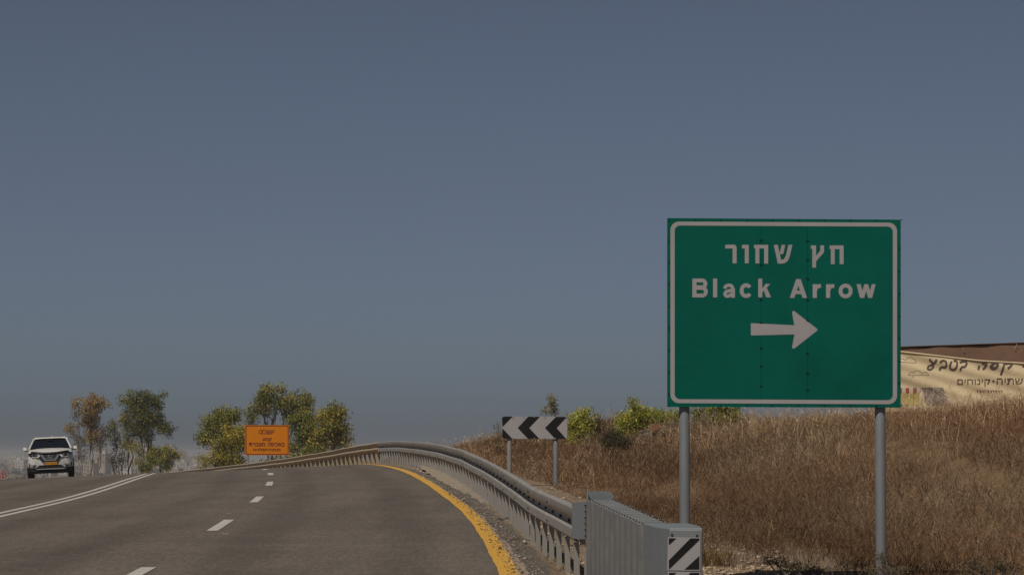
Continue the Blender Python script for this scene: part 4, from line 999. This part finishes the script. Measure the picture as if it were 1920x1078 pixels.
# roof with raised edges, pillars
mb = MB(); rf = [(-.645,-.30,1.605),(-.40,-.36,1.625),(.40,-.36,1.625),(.645,-.30,1.605),(.64,1.75,1.60),(-.64,1.75,1.60)]
mb.add(rf+[(x*.93, y*.95+.03, 1.672) for x, y, z in rf], [(5,4,3,2,1,0),(6,7,8,9,10,11)]+[(i,(i+1)%6,6+(i+1)%6,6+i) for i in range(6)]); carpart(mb, 'roof', 'car_white', True)
mb = MB(); mb.box((-.50,-.15,1.668),(.50,.9,1.680)); carpart(mb, 'sunroof', 'car_glass', False)
for s in (-1, 1):
    mb = MB(); mb.tube([(s*.845,-1.06,1.18),(s*.785,-.80,1.32),(s*.712,-.50,1.48),(s*.645,-.26,1.615)], [.040,.036,.034,.034], 8); carpart(mb, 'pillar', 'car_white')
    mb = MB(); mb.tube([(s*.845,.35,1.13),(s*.632,.35,1.61)], .035, 6); carpart(mb, 'pillar', 'car_black')
    mb = MB(); mb.tube([(s*.855,1.75,1.13),(s*.63,1.5,1.61)], .07, 6); carpart(mb, 'pillar', 'car_white')
    mb = MB(); mb.tube([(s*.60,-.12,1.665),(s*.60,0,1.712),(s*.595,.8,1.722),(s*.59,1.6,1.66)], .02, 6); carpart(mb, 'roof_rail', 'silver')
    # door mirror: stalk, housing, glass
    mb = MB(); mb.add([(s*x,y,z) for x,y,z in ((.93,-.80,1.160),(1.06,-.84,1.150),(1.085,-.80,1.200),(1.07,-.78,1.275),(.97,-.78,1.280),(.925,-.78,1.230),(.93,-.66,1.160),(1.06,-.68,1.150),(1.085,-.67,1.200),(1.07,-.67,1.275),(.97,-.67,1.280),(.925,-.67,1.230))],
        [tuple(range(6)), tuple(reversed(range(6,12)))]+[(i,6+i,6+(i+1)%6,(i+1)%6) for i in range(6)]); mr = carpart(mb, 'mirror', 'car_white', True, .012)
    mb = MB(); mb.box((min(s*.86,s*1.05),-.79,1.12),(max(s*.86,s*1.05),-.70,1.158)); mb.build('mirror_base', M['car_black'], mr, world=False)
    # headlamp: dark swept lens, white boomerang strip below
    mb = MB(); mb.prism([(s*x, y, z) for x, y, z in ((.41,-2.335,.955),(.60,-2.325,1.025),(.77,-2.225,1.055),(.872,-2.02,1.035),(.868,-2.06,.96),(.77,-2.245,.905),(.56,-2.335,.900))], (0,.14,0)); hl = carpart(mb, 'headlamp', 'lamp', False)
    for hx_, hy_ in ((.55,-2.335),(.69,-2.275)):
        m2 = MB(); m2.tube([(s*hx_, hy_+.03, .965),(s*hx_, hy_-.012, .965)], [.034,.028], 10); m2.build('projector', M['chrome'], hl, world=False)
    mb = MB(); mb.prism([(s*x, y, z) for x, y, z in ((.375,-2.352,.945),(.43,-2.352,.965),(.53,-2.352,.895),(.72,-2.288,.885),(.72,-2.288,.862),(.47,-2.352,.855))], (0,.05,0)); carpart(mb, 'daytime_lamp', 'lamp_white', False)
    # fog lamp recess
    mb = MB(); mb.prism([(s*x, y, z) for x, y, z in ((.57,-2.325,.585),(.855,-2.155,.645),(.862,-2.145,.505),(.63,-2.315,.485))], (0,.10,0)); fg = carpart(mb, 'fog_lamp_recess', 'car_black', False)
    m2 = MB(); m2.prism([(s*x, y, z) for x, y, z in ((.63,-2.312,.575),(.80,-2.212,.605),(.80,-2.212,.555),(.65,-2.305,.545))], (0,.02,0)); m2.build('fog_lamp', M['silver'], fg, world=False)
    # wheels
    for wy in (-1.42, 1.29):
        mb = MB(); P_ = []; prof_ = [(.0,.20),(.0,.345),(.02,.362),(.21,.362),(.23,.345),(.23,.20)]; n = 28; V = []; Fa = []
        for k in range(n):
            a = 2*math.pi*k/n
            for xo, r_ in prof_: V.append((s*(.695+xo), wy+r_*math.cos(a), .362+r_*math.sin(a)))
        m_ = len(prof_)
        for k in range(n):
            for j in range(m_): Fa.append((k*m_+j, k*m_+(j+1)%m_, ((k+1)%n)*m_+(j+1)%m_, ((k+1)%n)*m_+j))
        mb.add(V, Fa); wh = carpart(mb, 'wheel', 'tyre')
        m2 = MB(); m2.tube([(s*.74,wy,.362),(s*.905,wy,.362)], .20, 20)
        for k in range(5):
            a = 2*math.pi*k/5; m2.tube([(s*.912,wy,.362),(s*.912,wy+.19*math.cos(a),.362+.19*math.sin(a))], .025, 5)
        m2.build('rim', M['rim'], wh, world=False)
    # black wheel-arch cladding
    mb = MB(); 
    for wy in (-1.42, 1.29):
        ring = []
        for k in range(13):
            a = R(-5+190*k/12); ring.append((s*.905, wy+.41*math.cos(a), .362+.41*math.sin(a)))
        mb.tube(ring, .032, 6)
    mb.box((min(s*.80,s*.925),-1.0,.25),(max(s*.80,s*.925),.86,.40)); carpart(mb, 'side_cladding', 'car_black')
# front lower: black underside, intake, skid
mb = MB(); mb.prism([(-.86,-2.08,.30),(-.60,-2.29,.30),(.60,-2.29,.30),(.86,-2.08,.30),(.875,-2.10,.45),(.66,-2.30,.455),(-.66,-2.30,.455),(-.875,-2.10,.45)], (0,.12,0)); carpart(mb, 'lower_bumper', 'car_black', False)
mb = MB(); mb.box((-.80,-2.0,.22),(.80,2.1,.30)); mb.box((-.70,-2.19,.215),(.70,-1.9,.30)); carpart(mb, 'underbody', 'car_black', False)
mb = MB(); mb.prism([(-.62,-2.33,.42),(.62,-2.33,.42),(.42,-2.335,.55),(-.42,-2.335,.55)], (0,-.012,0)); carpart(mb, 'lower_intake', 'car_black', False)
mb = MB(); mb.prism([(-.52,-2.30,.375),(.52,-2.30,.375),(.62,-2.30,.415),(-.62,-2.30,.415)], (0,-.05,0)); carpart(mb, 'skid_strip', 'silver', False)
# grille, V-shaped chrome, emblem
mb = MB(); mb.prism([(-.44,-2.31,.985),(.44,-2.31,.985),(.50,-2.31,.92),(.26,-2.325,.63),(-.26,-2.325,.63),(-.50,-2.31,.92)], (0,-.022,0)); gr = carpart(mb, 'grille', 'car_black', False)
for s in (-1, 1):
    mb = MB(); mb.prism([(s*x,-2.345,z) for x, z in ((.40,.965),(.28,.965),(.175,.775),(.0,.775),(.0,.715),(.225,.715))], (0,-.016,0)); mb.build('chrome_vee', M['chrome'], gr, world=False)
mb = MB(); 
ringp = [(.075*math.cos(a),-2.358,0.865+.075*math.sin(a)) for a in np.linspace(0, 2*math.pi, 21)]; mb.tube(ringp, .013, 6, False)
mb.box((-.10,-2.372,.850),(.10,-2.352,.880)); mb.build('emblem', M['chrome'], gr, world=False)
for z in (.82,.92): 
    mb = MB(); mb.box((-.19,-2.341,z-.008),(.19,-2.334,z+.008)); mb.build('grille_bar', M['chrome'], gr, world=False)
# bonnet guard, plate
mb = MB(); mb.tube([(-.74,-2.10,1.085),(-.58,-2.24,1.065),(-.28,-2.32,1.03),(0,-2.335,1.02),(.28,-2.32,1.03),(.58,-2.24,1.065),(.74,-2.10,1.085)], [.03,.038,.042,.042,.042,.038,.03], 8); carpart(mb, 'bonnet_guard', 'car_black')
mb = MB(); mb.box((-.265,-2.372,.555),(.265,-2.345,.665)); pt = carpart(mb, 'number_plate', 'plate', False)
mb = MB(); mb.box((-.263,-2.3745,.557),(-.215,-2.3725,.663)); mb.build('plate_strip', M['plate_blue'], pt, world=False)
V_, F_ = glyph_mesh('57-318-07'); mn, mxx = V_.min(0), V_.max(0); mb = MB()
mb.add([(-.20+.445*(v[0]-mn[0])/(mxx[0]-mn[0]), -2.3745, 0.573+.072*(v[1]-mn[1])/(mxx[1]-mn[1])) for v in V_], F_); mb.build('plate_digits', M['car_black'], pt, world=False)
mb = MB(); mb.tube([(.05,1.45,1.66),(.05,1.60,1.735)], [.03,.008], 6); carpart(mb, 'aerial', 'car_white')
for x0, x1 in ((-.55,.02),(.05,.6)):
    mb = MB(); mb.tube([(x0,-1.03,1.135),(x1,-.93,1.20)], .012, 5); carpart(mb, 'wiper', 'car_black')
mb = MB(); mb.box((-.13,-.50,1.535),(.13,-.42,1.585)); carpart(mb, 'inner_mirror', 'car_black', False)

# ------------------------------------------------------------------ town in the haze
wallc = [(.42,.36,.31),(.33,.265,.21),(.52,.47,.43),(.27,.205,.16),(.38,.31,.25)]
wallw = ['beige','tan','whitish','brown','sandy']
wm = [mat('town_wall_%d' % i, c, .9, var=.15, scale=.12) for i, c in enumerate(wallc)]
M['town_glass'] = mat('town_windows', (.06,.065,.07), .4); M['town_roof'] = mat('town_roof', (.40,.36,.32), .9, var=.2, scale=.2)
kinds = {'low': 'low flat-roofed %s house in the hazy town below the crest', 'mid': 'mid-height flat-roofed %s block in the hazy town below the crest', 'tall': 'tall %s apartment block rising from the hazy town below the crest'}
nb = 0
for row, (Yb, step) in enumerate(((2350,16),(2650,17),(3000,19),(3450,21),(4000,25),(4700,30),(5600,38))):
    s = F/Yb; px = -20.0
    while px < 400:
        wd = random.uniform(.55,1.25)*step*.62; gap = random.uniform(.1,.9)*step*.8
        x = (px-960)/s; px += (wd+gap)*s
        if random.random() < .10 or nb >= 190: continue
        r_ = random.random(); kd = 'tall' if r_ > .93-.06*(row == 1) else 'mid' if r_ > .6 else 'low'
        hgt = {'low': random.uniform(4,7.5), 'mid': random.uniform(8,13), 'tall': random.uniform(15,24)}[kd]
        if kd == 'tall': wd = min(wd, 16)
        Y = Yb+random.uniform(-120,160); dp = random.uniform(9,16); gz = float(ground_z(x, Y, False))
        wi = random.randrange(len(wm)); m_ = wm[wi]
        T = empty('house' if kd == 'low' else 'apartment_block', (x+wd/2, Y, gz), kinds[kd] % wallw[wi], 'building', 'buildings of the hazy town, %s %s' % (kd, wallw[wi]), rz=random.uniform(-.35,.35))
        hw = wd/2; mb = MB(); mb.box((-hw,-dp/2,-3),(hw,dp/2,hgt)); mb.build('wall', m_, T, world=False)
        mb = MB(); mb.box((-hw-.15,-dp/2-.15,hgt+.003),(hw+.15,dp/2+.15,hgt+.7)); 
        if random.random() < .7: cx = random.uniform(-.5,.5)*hw; mb.box((cx-1.6,-1.8,hgt+.703),(cx+1.6,1.8,hgt+3.2))
        mb.build('roof', M['town_roof'] if random.random() < .5 else m_, T, world=False)
        mb = MB(); fl = 0
        while 1.2+fl*3 < hgt-1.2:
            z = 1.1+fl*3; xx = -hw+1.0
            while xx < hw-1.6:
                if random.random() < .8: mb.box((xx,-dp/2-.06,z),(xx+1.4,-dp/2-.01,z+1.4))
                xx += 2.9
            fl += 1
        if mb.v: tag(mb.build('windows', M['town_glass'], T, world=False), kind='stuff')
        nb += 1
# scrub and orchards between the houses
pts_ = []; rds = []
for k in range(420):
    Y = random.uniform(1500,6200); px = random.uniform(-20,420); x = (px-960)/F*Y
    pts_.append((x, Y, float(ground_z(x, Y, False))+1.0)); rds.append((random.uniform(8,26), 10, random.uniform(1.6,3.6)))
V, Fq, c = leaves(pts_, rds, 36000, 1.0, [(.05,.045,.03),(.075,.06,.04),(.10,.08,.055)], 1.4)
tag(link('distant_trees', npmesh('distant_trees', V, Fq, c), M['leaf']), 'dark hazy trees and orchards between the town houses', 'trees', kind='stuff')

# ------------------------------------------------------------------ haze
mb = MB(); mb.box((-4500,-80,-30.5),(4500,12600,11.5))
hz = mb.build('haze', None); tag(hz, 'thin dusty haze lying over the plain and the town', 'haze', kind='stuff')
m = bpy.data.materials.new('haze'); m.use_nodes = True; N = m.node_tree.nodes; N.remove(N['Principled BSDF'])
pv = N.new('ShaderNodeVolumePrincipled'); pv.inputs['Color'].default_value = (.84,.86,.90,1); pv.inputs['Density'].default_value = 2.2e-4; pv.inputs['Anisotropy'].default_value = .35
m.node_tree.links.new(pv.outputs[0], N['Material Output'].inputs['Volume']); hz.data.materials.append(m)
